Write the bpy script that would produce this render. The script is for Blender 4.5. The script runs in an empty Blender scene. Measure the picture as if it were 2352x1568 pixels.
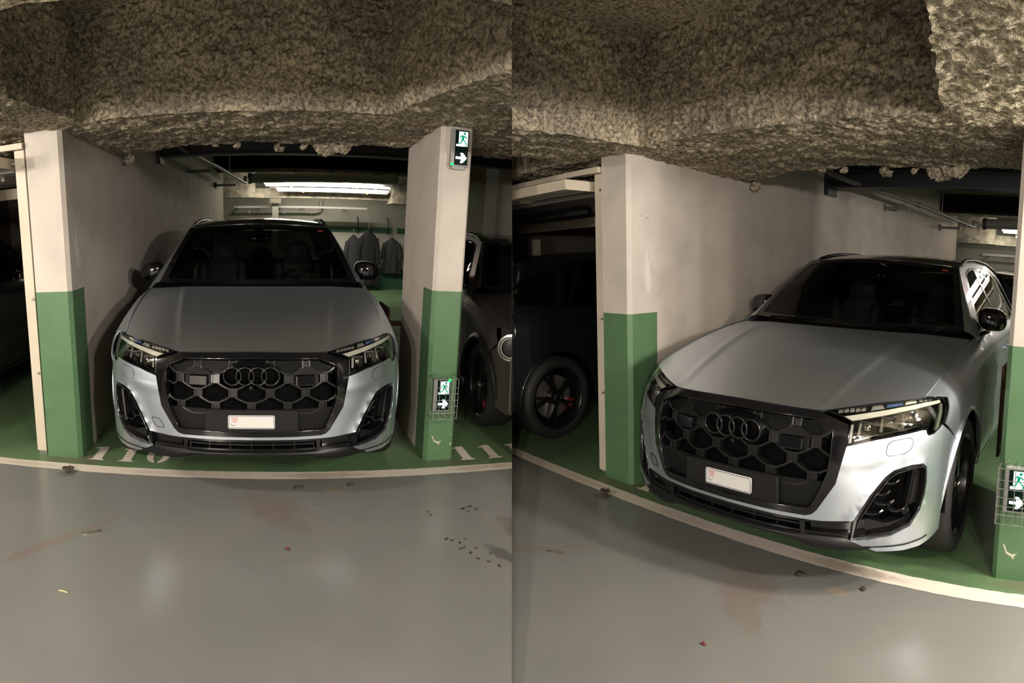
import bpy, bmesh, math, random
import numpy as np
from mathutils import Vector, Matrix, noise
from mathutils.geometry import delaunay_2d_cdt

random.seed(7)
sc = bpy.context.scene
col = sc.collection

# ---------------------------------------------------------------- camera (panoramic lens: both views of the bay stand side by side)
FPX = 1336.627                     # pixels per radian in the 2352 px wide frame
cam = bpy.data.cameras.new('camera')
cam.type = 'PANO'
cam.panorama_type = 'CENTRAL_CYLINDRICAL'
cam.central_cylindrical_radius = 1.0
cam.central_cylindrical_range_u_min = -1176 / FPX
cam.central_cylindrical_range_u_max = 1176 / FPX
cam.central_cylindrical_range_v_min = -784 / FPX
cam.central_cylindrical_range_v_max = 784 / FPX
cam.clip_start = 0.02
cam_o = bpy.data.objects.new('camera', cam)
col.objects.link(cam_o)
cam_o.location = (0, 0, 1.62)
cam_o.rotation_euler = (math.radians(90 - 8.5), 0, 0)
sc.camera = cam_o

# ---------------------------------------------------------------- world, exposure
world = bpy.data.worlds.new('world'); sc.world = world
world.use_nodes = True
world.node_tree.nodes['Background'].inputs[0].default_value = (1.0, 0.88, 0.74, 1)
world.node_tree.nodes['Background'].inputs[1].default_value = 0.01
sc.view_settings.view_transform = 'Standard'
sc.view_settings.look = 'None'
sc.view_settings.gamma = 1.0
sc.view_settings.use_curve_mapping = False
sc.view_settings.exposure = 1.3
sc.cycles.use_denoising = True
sc.cycles.use_adaptive_sampling = True
sc.cycles.adaptive_threshold = 0.06
sc.cycles.max_bounces = 5
sc.cycles.diffuse_bounces = 3
sc.cycles.glossy_bounces = 3
sc.cycles.transmission_bounces = 6
sc.cycles.transparent_max_bounces = 10
sc.cycles.sample_clamp_indirect = 4.0
sc.cycles.caustics_reflective = False
sc.cycles.caustics_refractive = False

WARM = (1.0, 0.92, 0.82)
def area_light(name, loc, sx, sy, power, color=WARM, rot=(0, 0, 0)):
    l = bpy.data.lights.new(name, 'AREA'); l.shape = 'RECTANGLE'; l.size = sx; l.size_y = sy
    l.energy = power; l.color = color
    o = bpy.data.objects.new(name, l); col.objects.link(o); o.location = loc; o.rotation_euler = rot
    return o
def tube_light(name, parent, x, power):
    l = bpy.data.lights.new(name, 'POINT'); l.energy = power; l.color = WARM; l.shadow_soft_size = 0.10
    o = bpy.data.objects.new(name, l); col.objects.link(o); o.parent = parent; o.location = (x, 0, -0.09)
    return o
# aisle tubes left and right of the camera; the last pair are added fill lamps
LAMPS = [(-4.0, 0.45, 2.70, 95.0, 0.2), (2.9, -1.0, 2.70, 140.0, -0.5), (-0.8, -2.6, 2.22, 220.0, 0.0), (2.97, 0.44, 2.38, 118.0, -0.97)]

# site frames: the bay as it stands for the left view and for the right view
SITE_A = Matrix(((0.91760507, -0.38908424, 0.08132892, -1.38151145), (0.39270559, 0.91903487, -0.03401808, 3.35461339), (-0.06150822, 0.06315349, 0.99610661, 0.16856386), (0, 0, 0, 1)))
SITE_B = Matrix(((0.56162619, 0.82660721, -0.03600748, 1.46407415), (-0.82654070, 0.56249001, 0.02086777, 2.49188712), (0.03750330, 0.01804176, 0.99913362, 0.02051046), (0, 0, 0, 1)))

# ---------------------------------------------------------------- materials
MATS = {}
def mat(name, base, rough=0.5, metal=0.0, coat=0.0, spec=0.5, emit=None, estr=0.0, bump=None, vary=None, ior=None):
    """Principled material; vary=(scale, other colour, low, high) mixes colours by noise; bump=(scale, strength, dist)."""
    m = bpy.data.materials.new(name); m.use_nodes = True
    nt = m.node_tree; b = nt.nodes['Principled BSDF']
    b.inputs['Base Color'].default_value = (*base, 1)
    b.inputs['Roughness'].default_value = rough
    b.inputs['Metallic'].default_value = metal
    b.inputs['Coat Weight'].default_value = coat
    b.inputs['Coat Roughness'].default_value = 0.03
    b.inputs['Specular IOR Level'].default_value = spec
    if emit: b.inputs['Emission Color'].default_value = (*emit, 1); b.inputs['Emission Strength'].default_value = estr
    tc = None
    if vary or bump: tc = nt.nodes.new('ShaderNodeTexCoord')
    if vary:
        n = nt.nodes.new('ShaderNodeTexNoise'); n.inputs['Scale'].default_value = vary[0]; n.inputs['Detail'].default_value = 6
        nt.links.new(tc.outputs['Object'], n.inputs['Vector'])
        r = nt.nodes.new('ShaderNodeMapRange'); r.inputs[1].default_value = vary[2]; r.inputs[2].default_value = vary[3]
        nt.links.new(n.outputs['Fac'], r.inputs[0])
        mx = nt.nodes.new('ShaderNodeMixRGB'); mx.inputs[1].default_value = (*base, 1); mx.inputs[2].default_value = (*vary[1], 1)
        nt.links.new(r.outputs[0], mx.inputs[0]); nt.links.new(mx.outputs[0], b.inputs['Base Color'])
    if bump:
        n = nt.nodes.new('ShaderNodeTexNoise'); n.inputs['Scale'].default_value = bump[0]; n.inputs['Detail'].default_value = 5
        nt.links.new(tc.outputs['Object'], n.inputs['Vector'])
        bp = nt.nodes.new('ShaderNodeBump'); bp.inputs['Strength'].default_value = bump[1]; bp.inputs['Distance'].default_value = bump[2]
        nt.links.new(n.outputs['Fac'], bp.inputs['Height']); nt.links.new(bp.outputs[0], b.inputs['Normal'])
    MATS[name] = m
    return m

def glass_mat(name, tint, gloss=0.06, rough=0.01):
    """Thin glass pane: tinted see-through film with a mirror sheen that grows at grazing angles."""
    m = bpy.data.materials.new(name); m.use_nodes = True
    nt = m.node_tree; nt.nodes.remove(nt.nodes['Principled BSDF']); out = nt.nodes['Material Output']
    t = nt.nodes.new('ShaderNodeBsdfTransparent'); t.inputs[0].default_value = (*tint, 1)
    g = nt.nodes.new('ShaderNodeBsdfGlossy'); g.inputs['Roughness'].default_value = rough
    lw = nt.nodes.new('ShaderNodeLayerWeight'); lw.inputs[0].default_value = 0.5
    pw = nt.nodes.new('ShaderNodeMath'); pw.operation = 'POWER'; pw.inputs[1].default_value = 4.5
    nt.links.new(lw.outputs['Facing'], pw.inputs[0])
    cl = nt.nodes.new('ShaderNodeMath'); cl.operation = 'MULTIPLY_ADD'; cl.use_clamp = True; cl.inputs[1].default_value = 0.85; cl.inputs[2].default_value = gloss
    nt.links.new(pw.outputs[0], cl.inputs[0])
    mx = nt.nodes.new('ShaderNodeMixShader')
    nt.links.new(cl.outputs[0], mx.inputs[0]); nt.links.new(t.outputs[0], mx.inputs[1]); nt.links.new(g.outputs[0], mx.inputs[2])
    nt.links.new(mx.outputs[0], out.inputs['Surface'])
    MATS[name] = m
    return m

mat('silver_paint', (0.72, 0.785, 0.87), 0.41, 1.0, 0.2)
mat('gloss_black', (0.006, 0.006, 0.007), 0.12, 0, 0.5)
mat('satin_black', (0.009, 0.009, 0.009), 0.36, spec=0.4)
mat('matte_black', (0.008, 0.008, 0.008), 0.5, spec=0.2)
mat('board_black', (0.014, 0.014, 0.0145), 0.55, spec=0.25)
mat('deep_black', (0.002, 0.002, 0.002), 0.8, spec=0.08)
mat('bar_grey', (0.011, 0.011, 0.0108), 0.30, 0.0, spec=0.5)
mat('dark_ring', (0.045, 0.045, 0.042), 0.25, 0.7)
mat('dark_chrome', (0.22, 0.22, 0.22), 0.15, 1.0)
mat('chrome', (0.7, 0.7, 0.7), 0.12, 1.0)
mat('rubber', (0.012, 0.012, 0.012), 0.7, bump=(60, 0.15, 0.003))
mat('rim_black', (0.012, 0.012, 0.012), 0.25, 0.4)
mat('brake_disc', (0.42, 0.40, 0.37), 0.35, 0.9)
mat('caliper_red', (0.22, 0.008, 0.018), 0.35, 0, 0.4)
mat('lamp_white', (0.66, 0.63, 0.58), 0.25, 0.0, 0.3)
mat('lamp_grey', (0.30, 0.29, 0.28), 0.3, 0.3)
mat('lamp_fin', (0.30, 0.30, 0.26), 0.25, 0.6)
mat('glint_blue', (0.10, 0.20, 0.50), 0.15, 0.6)
mat('reflector', (0.55, 0.53, 0.50), 0.12, 1.0)
mat('seat_leather', (0.11, 0.12, 0.13), 0.5)
mat('plate_white', (0.80, 0.79, 0.76), 0.35)
mat('plate_blue', (0.03, 0.04, 0.16), 0.4)
mat('plate_red', (0.62, 0.05, 0.04), 0.4)
mat('sticker_red', (0.30, 0.05, 0.02), 0.6)
glass_mat('windshield_glass', (0.24, 0.255, 0.245), 0.03)
glass_mat('side_glass', (0.05, 0.052, 0.05), 0.12)
glass_mat('lens_glass', (0.93, 0.94, 0.92), 0.05)
mat('anthracite_paint', (0.016, 0.017, 0.019), 0.3, 0.5, 0.5)
mat('black_paint', (0.006, 0.006, 0.006), 0.25, 0.2, 0.6)
mat('taupe_paint', (0.10, 0.088, 0.078), 0.32, 0.5, 0.5)
mat('wall_cream', (0.66, 0.595, 0.53), 0.75, vary=(3.5, (0.56, 0.505, 0.45), 0.42, 0.72), bump=(22, 0.12, 0.01))
mat('wall_side', (0.52, 0.475, 0.415), 0.8, vary=(1.6, (0.40, 0.375, 0.32), 0.45, 0.7), bump=(16, 0.12, 0.01))
mat('scar_plaster', (0.70, 0.68, 0.62), 0.9)
mat('smudge', (0.22, 0.19, 0.155), 0.9)
mat('green_paint', (0.105, 0.21, 0.102), 0.45, vary=(5, (0.085, 0.18, 0.085), 0.45, 0.75), bump=(14, 0.10, 0.01))
mat('chip_white', (0.62, 0.58, 0.48), 0.8)
mat('door_cream', (0.66, 0.58, 0.46), 0.45, vary=(2.0, (0.58, 0.51, 0.41), 0.45, 0.7))
mat('door_under', (0.42, 0.40, 0.36), 0.5)
mat('bolt_metal', (0.5, 0.48, 0.44), 0.35, 0.8)
mat('steel_dark', (0.035, 0.038, 0.045), 0.5, 0.3)
mat('pipe_grey', (0.16, 0.155, 0.145), 0.5)
mat('pipe_pale', (0.42, 0.39, 0.34), 0.55)
mat('concrete_dim', (0.30, 0.27, 0.20), 0.9, vary=(8, (0.14, 0.12, 0.09), 0.4, 0.65), bump=(18, 0.5, 0.03))
mat('wall_back', (0.42, 0.40, 0.34), 0.85, vary=(1.2, (0.34, 0.33, 0.28), 0.45, 0.7))
mat('stripe_green', (0.035, 0.10, 0.06), 0.6)
mat('wall_pale', (0.78, 0.74, 0.68), 0.7)
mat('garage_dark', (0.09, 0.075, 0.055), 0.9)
mat('tube_glow', (1, 1, 1), 0.5, emit=(1.0, 0.93, 0.82), estr=14)
mat('back_tube_glow', (1, 1, 1), 0.5, emit=(1.0, 0.97, 0.90), estr=9)
mat('lamp_housing', (0.6, 0.6, 0.58), 0.5)
mat('sign_green', (0.002, 0.012, 0.008), 0.5, spec=0.1)
mat('sign_white', (0.8, 0.85, 0.85), 0.5, spec=0.1, emit=(0.66, 0.90, 0.93), estr=0.42)
mat('sign_arrow', (0.8, 0.85, 0.85), 0.5, spec=0.1, emit=(0.72, 0.95, 0.97), estr=1.0)
mat('sign_figure', (0.0, 0.16, 0.08), 0.5, spec=0.1, emit=(0.0, 0.2, 0.09), estr=0.5)
mat('sign_case', (0.32, 0.31, 0.30), 0.4)
mat('led_green', (0.0, 0.5, 0.08), 0.4, spec=0.1, emit=(0.0, 1.0, 0.10), estr=1.3)
mat('wire', (0.45, 0.45, 0.42), 0.35, 0.9)
mat('board_brown', (0.17, 0.085, 0.05), 0.75)
mat('cloth_black', (0.006, 0.006, 0.007), 0.85)
mat('cloth_grey', (0.03, 0.031, 0.035), 0.85)
mat('red_tag', (0.55, 0.03, 0.04), 0.5)
mat('yellow_tag', (0.6, 0.45, 0.03), 0.5)
mat('leaf_brown', (0.06, 0.045, 0.03), 0.8)
mat('metal_bit', (0.35, 0.25, 0.18), 0.3, 0.8)
mat('straw', (0.75, 0.62, 0.36), 0.7)
mat('chip_red', (0.16, 0.025, 0.02), 0.7)

def node(nt, typ, **kw):
    n = nt.nodes.new(typ)
    for k, v in kw.items(): setattr(n, k, v)
    return n
def spray_mat():
    m = bpy.data.materials.new('sprayed_ceiling'); m.use_nodes = True
    nt = m.node_tree; b = nt.nodes['Principled BSDF']; b.inputs['Roughness'].default_value = 0.95; b.inputs['Specular IOR Level'].default_value = 0.15
    tc = node(nt, 'ShaderNodeTexCoord')
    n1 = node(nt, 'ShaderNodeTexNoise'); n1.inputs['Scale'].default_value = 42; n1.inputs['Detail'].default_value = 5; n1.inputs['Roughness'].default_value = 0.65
    n2 = node(nt, 'ShaderNodeTexNoise'); n2.inputs['Scale'].default_value = 2.2; n2.inputs['Detail'].default_value = 4
    n3 = node(nt, 'ShaderNodeTexNoise'); n3.inputs['Scale'].default_value = 75; n3.inputs['Detail'].default_value = 4; n3.inputs['Distortion'].default_value = 1.2
    for n in (n1, n2, n3): nt.links.new(tc.outputs['Object'], n.inputs['Vector'])
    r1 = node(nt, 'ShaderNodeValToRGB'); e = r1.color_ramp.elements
    e[0].position = 0.37; e[0].color = (0.25, 0.205, 0.15, 1); e[1].position = 0.61; e[1].color = (0.92, 0.80, 0.62, 1)  # dark mottling paints in the shade of the coat's pits
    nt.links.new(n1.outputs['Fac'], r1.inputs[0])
    r2 = node(nt, 'ShaderNodeValToRGB'); e = r2.color_ramp.elements
    e[0].position = 0.35; e[0].color = (0.62, 0.62, 0.62, 1); e[1].position = 0.7; e[1].color = (1, 1, 0.93, 1)
    nt.links.new(n2.outputs['Fac'], r2.inputs[0])
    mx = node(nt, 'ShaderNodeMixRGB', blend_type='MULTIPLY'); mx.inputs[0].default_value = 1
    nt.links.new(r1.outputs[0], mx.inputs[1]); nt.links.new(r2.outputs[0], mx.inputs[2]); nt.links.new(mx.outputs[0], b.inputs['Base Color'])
    bp = node(nt, 'ShaderNodeBump'); bp.inputs['Strength'].default_value = 0.9; bp.inputs['Distance'].default_value = 0.02
    nt.links.new(n3.outputs['Fac'], bp.inputs['Height']); nt.links.new(bp.outputs[0], b.inputs['Normal'])
    MATS['sprayed_ceiling'] = m
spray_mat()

def floor_mat(name, base, alt, rough, stains):
    """Painted floor: base paint, cloudy variation, named stains (x, y, rx, ry, angle, colour, strength), fine relief."""
    m = bpy.data.materials.new(name); m.use_nodes = True
    nt = m.node_tree; b = nt.nodes['Principled BSDF']; b.inputs['Specular IOR Level'].default_value = 0.42
    tc = node(nt, 'ShaderNodeTexCoord')
    n1 = node(nt, 'ShaderNodeTexNoise'); n1.inputs['Scale'].default_value = 1.1; n1.inputs['Detail'].default_value = 7
    n2 = node(nt, 'ShaderNodeTexNoise'); n2.inputs['Scale'].default_value = 9; n2.inputs['Detail'].default_value = 5; n2.inputs['Distortion'].default_value = 0.6
    n3 = node(nt, 'ShaderNodeTexNoise'); n3.inputs['Scale'].default_value = 120; n3.inputs['Detail'].default_value = 2
    for n in (n1, n2, n3): nt.links.new(tc.outputs['Object'], n.inputs['Vector'])
    r = node(nt, 'ShaderNodeMapRange'); r.inputs[1].default_value = 0.38; r.inputs[2].default_value = 0.68
    nt.links.new(n1.outputs['Fac'], r.inputs[0])
    mx = node(nt, 'ShaderNodeMixRGB'); mx.inputs[1].default_value = (*base, 1); mx.inputs[2].default_value = (*alt, 1)
    nt.links.new(r.outputs[0], mx.inputs[0])
    last = mx.outputs[0]
    for (sx, sy, rx, ry, ang, colr, st) in stains:
        mp = node(nt, 'ShaderNodeMapping', vector_type='TEXTURE')
        mp.inputs['Location'].default_value = (sx, sy, 0); mp.inputs['Rotation'].default_value = (0, 0, math.radians(ang)); mp.inputs['Scale'].default_value = (rx, ry, 1)
        nt.links.new(tc.outputs['Object'], mp.inputs['Vector'])
        ln = node(nt, 'ShaderNodeVectorMath', operation='LENGTH'); nt.links.new(mp.outputs[0], ln.inputs[0])
        ad = node(nt, 'ShaderNodeMath', operation='MULTIPLY_ADD'); ad.inputs[1].default_value = 1.5; nt.links.new(n2.outputs['Fac'], ad.inputs[0]); nt.links.new(ln.outputs['Value'], ad.inputs[2])
        mr = node(nt, 'ShaderNodeMapRange'); mr.inputs[1].default_value = 1.75; mr.inputs[2].default_value = 1.3; mr.inputs[3].default_value = 0; mr.inputs[4].default_value = st
        nt.links.new(ad.outputs[0], mr.inputs[0])
        m2 = node(nt, 'ShaderNodeMixRGB'); m2.inputs[2].default_value = (*colr, 1)
        nt.links.new(mr.outputs[0], m2.inputs[0]); nt.links.new(last, m2.inputs[1]); last = m2.outputs[0]
    nt.links.new(last, b.inputs['Base Color'])
    rr = node(nt, 'ShaderNodeMapRange'); rr.inputs[1].default_value = 0.3; rr.inputs[2].default_value = 0.7; rr.inputs[3].default_value = rough - 0.015; rr.inputs[4].default_value = rough + 0.05
    nt.links.new(n1.outputs['Fac'], rr.inputs[0]); nt.links.new(rr.outputs[0], b.inputs['Roughness'])
    ad = node(nt, 'ShaderNodeMath', operation='MULTIPLY_ADD'); ad.inputs[1].default_value = 0.12
    nt.links.new(n3.outputs['Fac'], ad.inputs[0]); nt.links.new(n1.outputs['Fac'], ad.inputs[2])
    bp = node(nt, 'ShaderNodeBump'); bp.inputs['Strength'].default_value = 0.05; bp.inputs['Distance'].default_value = 0.012
    nt.links.new(ad.outputs[0], bp.inputs['Height']); nt.links.new(bp.outputs[0], b.inputs['Normal'])
    MATS[name] = m
BR = (0.225, 0.185, 0.162)
floor_mat('aisle_floor', (0.212, 0.216, 0.206), (0.245, 0.243, 0.230), 0.23, [
    (-0.17, -0.28, 0.26, 0.17, -25, BR, 0.7), (-0.05, -0.47, 0.20, 0.10, -30, BR, 0.6),
    (-1.30, -0.80, 0.42, 0.035, 52, BR, 0.75), (-1.18, -0.66, 0.30, 0.02, 55, BR, 0.7), (-1.42, -0.98, 0.25, 0.04, 48, BR, 0.7),
    (1.05, -0.95, 0.05, 0.16, 30, (0.09, 0.085, 0.075), 0.7), (1.25, -0.75, 0.10, 0.22, 10, (0.13, 0.115, 0.10), 0.6),
    (0.25, -0.08, 0.10, 0.04, 0, (0.33, 0.26, 0.17), 0.6), (-1.56, 0.04, 0.10, 0.06, 0, (0.13, 0.12, 0.11), 0.7)])
floor_mat('bay_floor', (0.112, 0.195, 0.095), (0.14, 0.228, 0.115), 0.36, [
    (-1.55, 0.30, 0.30, 0.12, 10, (0.15, 0.125, 0.085), 0.7), (1.15, 0.30, 0.25, 0.07, 0, (0.14, 0.125, 0.085), 0.6)])
floor_mat('line_paint', (0.86, 0.77, 0.67), (0.74, 0.655, 0.56), 0.45, [
    (0.20, 0.15, 0.35, 0.05, 0, (0.46, 0.37, 0.28), 0.6), (1.3, 0.16, 0.3, 0.05, 0, (0.5, 0.42, 0.33), 0.6), (-0.9, 0.15, 0.3, 0.04, 0, (0.58, 0.48, 0.39), 0.5), (-1.9, 0.15, 0.3, 0.04, 0, (0.58, 0.49, 0.40), 0.6)])
# ---------------------------------------------------------------- mesh helpers
SITE_OBJS = []          # top-level objects of the site being built
HALF = ''               # wording that tells the two views apart

def finish(me, smooth=None):
    me.validate()
    if smooth is not None:
        me.polygons.foreach_set('use_smooth', [True] * len(me.polygons))
        me.set_sharp_from_angle(angle=math.radians(smooth))
    me.update()

def link(o, parent=None):
    col.objects.link(o)
    if parent is not None: o.parent = parent
    else: SITE_OBJS.append(o)
    return o

class MB:
    """Collects faces and links them as one mesh object."""
    def __init__(s): s.v = []; s.f = []
    def add(s, vs, fs):
        b = len(s.v); s.v += [tuple(v) for v in vs]; s.f += [tuple(b + i for i in q) for q in fs]; return s
    def box(s, x0, x1, y0, y1, z0, z1, M=None):
        vs = [Vector((x, y, z)) for x in (x0, x1) for y in (y0, y1) for z in (z0, z1)]
        if M is not None: vs = [M @ v for v in vs]
        return s.add(vs, [(0, 1, 3, 2), (4, 6, 7, 5), (0, 4, 5, 1), (2, 3, 7, 6), (0, 2, 6, 4), (1, 5, 7, 3)])
    def hexa(s, p):      # eight corners: bottom ring 0-3, top ring 4-7
        return s.add(p, [(3, 2, 1, 0), (4, 5, 6, 7), (0, 1, 5, 4), (1, 2, 6, 5), (2, 3, 7, 6), (3, 0, 4, 7)])
    def tube(s, path, r, n=8, closed=False, sx=1.0, up=None):
        P = [Vector(p) for p in path]; m = len(P); rings = []; ref = Vector(up) if up else None
        rr = r if isinstance(r, (list, tuple)) else [r] * m
        for i in range(m):
            t = (P[(i + 1) % m] - P[i - 1]) if closed else (P[min(i + 1, m - 1)] - P[max(i - 1, 0)])
            t.normalize()
            if ref is None: ref = Vector((0, 0, 1)) if abs(t.z) < 0.9 else Vector((1, 0, 0))
            a = ref - t * ref.dot(t)
            if a.length < 1e-6: a = t.orthogonal()
            a.normalize(); b = t.cross(a)
            if up is None: ref = a
            rings.append([P[i] + (a * math.cos(2 * math.pi * k / n) + b * math.sin(2 * math.pi * k / n) * sx) * rr[i] for k in range(n)])
        fs = []
        for i in range(m if closed else m - 1):
            j = (i + 1) % m
            for k in range(n): fs.append((i * n + k, i * n + (k + 1) % n, j * n + (k + 1) % n, j * n + k))
        if not closed: fs += [tuple(range(n - 1, -1, -1)), tuple((m - 1) * n + k for k in range(n))]
        return s.add([q for ring in rings for q in ring], fs)
    def strip(s, path, w, h, nrm):    # rectangular bar along a path; w across nrm, h along nrm
        P = [Vector(p) for p in path]; m = len(P); vs = []
        for i in range(m):
            t = (P[min(i + 1, m - 1)] - P[max(i - 1, 0)]).normalized(); N = Vector(nrm[i] if isinstance(nrm, list) else nrm)
            N = (N - t * N.dot(t)).normalized(); B = t.cross(N)
            for (a, b) in ((-1, 0), (1, 0), (1, 1), (-1, 1)): vs.append(P[i] + B * (a * w / 2) - N * (b * h))
        fs = [(3, 2, 1, 0), tuple((m - 1) * 4 + k for k in range(4))]
        for i in range(m - 1):
            for k in range(4): fs.append((i * 4 + k, i * 4 + (k + 1) % 4, i * 4 + 4 + (k + 1) % 4, i * 4 + 4 + k))
        return s.add(vs, fs)
    def lathe(s, prof, n=32, M=None, cap=False):   # profile of (radius, height) about local z
        vs = []; m = len(prof)
        for k in range(n):
            a = 2 * math.pi * k / n
            for (r, h) in prof: vs.append(Vector((r * math.cos(a), r * math.sin(a), h)))
        if M is not None: vs = [M @ v for v in vs]
        fs = []
        for k in range(n):
            j = (k + 1) % n
            for i in range(m - 1): fs.append((k * m + i, j * m + i, j * m + i + 1, k * m + i + 1))
        if cap: fs += [tuple(k * m for k in range(n - 1, -1, -1)), tuple(k * m + m - 1 for k in range(n))]
        return s.add(vs, fs)
    def grid(s, fn, nu, nv, flip=False):
        vs = [fn(i / (nu - 1), j / (nv - 1)) for i in range(nu) for j in range(nv)]
        fs = []
        for i in range(nu - 1):
            for j in range(nv - 1):
                q = (i * nv + j, (i + 1) * nv + j, (i + 1) * nv + j + 1, i * nv + j + 1)
                fs.append(q[::-1] if flip else q)
        return s.add(vs, fs)
    def prism(s, poly, fn, d):       # 2-D polygon lifted by fn(a, b, t), t = 0 front, d back
        n = len(poly)
        vs = [fn(a, b, 0) for a, b in poly] + [fn(a, b, d) for a, b in poly]
        return s.add(vs, [tuple(range(n)), tuple(range(2 * n - 1, n - 1, -1))] + [(i, i + n, (i + 1) % n + n, (i + 1) % n) for i in range(n)])
    def ball(s, c, rx, ry, rz, nu=14, nv=10):
        C = Vector(c); vs = [C + Vector((0, 0, rz))]
        for j in range(1, nv):
            ph = math.pi * j / nv
            for i in range(nu):
                th = 2 * math.pi * i / nu; vs.append(C + Vector((rx * math.sin(ph) * math.cos(th), ry * math.sin(ph) * math.sin(th), rz * math.cos(ph))))
        vs.append(C - Vector((0, 0, rz))); fs = []; L = len(vs) - 1
        for i in range(nu):
            k = (i + 1) % nu
            fs.append((0, 1 + i, 1 + k)); fs.append((L, L - nu + k, L - nu + i))
            for j in range(nv - 2): a = 1 + j * nu; fs.append((a + i, a + nu + i, a + nu + k, a + k))
        return s.add(vs, fs)
    def mesh(s, name, smooth=None, bevel=0.0, merge=True):
        bm = bmesh.new(); vv = [bm.verts.new(v) for v in s.v]
        for f in s.f:
            try: bm.faces.new([vv[i] for i in f])
            except ValueError: pass
        if merge: bmesh.ops.remove_doubles(bm, verts=bm.verts, dist=1e-5)
        bmesh.ops.recalc_face_normals(bm, faces=bm.faces)
        if bevel > 0:
            es = [e for e in bm.edges if len(e.link_faces) == 2 and e.calc_face_angle(0) > 0.6]
            bmesh.ops.bevel(bm, geom=es, offset=bevel, segments=2, profile=0.6, affect='EDGES', clamp_overlap=True)
        me = bpy.data.meshes.new(name); bm.to_mesh(me); bm.free(); finish(me, smooth)
        return me
    def build(s, name, m, parent=None, smooth=None, bevel=0.0, loc=None, label=None, merge=True):
        me = s.mesh(name, smooth, bevel, merge); me.materials.append(MATS[m])
        o = bpy.data.objects.new(name, me); link(o, parent)
        if loc is not None: o.location = loc
        if label: o['label'] = label
        return o

def thing(name, label, cat, loc=(0, 0, 0), rotz=0, group=None):
    o = bpy.data.objects.new(name, None); o.empty_display_size = 0.1
    link(o); o.location = loc; o.rotation_euler = (0, 0, rotz)
    return tag(o, label, cat, group)
def tag(o, label, cat, group=None):
    o['label'] = label; o['category'] = cat
    if group: o['group'] = group
    return o
def struct(o, label=None):
    o['kind'] = 'structure'
    if label: o['label'] = label
    return o
def inst(name, me, m, parent, M=None):
    o = bpy.data.objects.new(name, me)
    if not me.materials: me.materials.append(MATS[m])
    link(o, parent)
    if M is not None: o.matrix_basis = M
    return o
def copy_tree(o, parent=None):
    c = o.copy()
    if parent is None: link(c)
    else: col.objects.link(c); c.parent = parent
    for ch in list(o.children): copy_tree(ch, c)
    return c

def inside(poly, pts):
    P = np.asarray(poly); x = pts[:, 0]; y = pts[:, 1]; r = np.zeros(len(pts), bool)
    for i in range(len(P)):
        (x1, y1), (x2, y2) = P[i], P[(i + 1) % len(P)]
        if y1 == y2: continue
        c = ((y1 > y) != (y2 > y)) & (x < (x2 - x1) * (y - y1) / (y2 - y1) + x1); r ^= c
    return r
def dense(poly, step):
    out = []
    for i in range(len(poly)):
        a = np.array(poly[i]); b = np.array(poly[(i + 1) % len(poly)]); n = max(1, int(np.hypot(*(b - a)) / step))
        for k in range(n): out.append(tuple(a + (b - a) * k / n))
    return out
def rounded(poly, r, n=4, skip=()):
    """Round the corners of a polygon."""
    out = []; N = len(poly)
    for i in range(N):
        p0, p1, p2 = (np.array(poly[i - 1]), np.array(poly[i]), np.array(poly[(i + 1) % N]))
        a = p0 - p1; b = p2 - p1; la = np.hypot(*a); lb = np.hypot(*b); d = min(r, la * .45, lb * .45)
        if i in skip: out.append(tuple(p1)); continue
        s = p1 + a / la * d; e = p1 + b / lb * d
        for k in range(n + 1):
            t = k / n; out.append(tuple((1 - t) ** 2 * s + 2 * t * (1 - t) * p1 + t * t * e))
    return out
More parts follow.
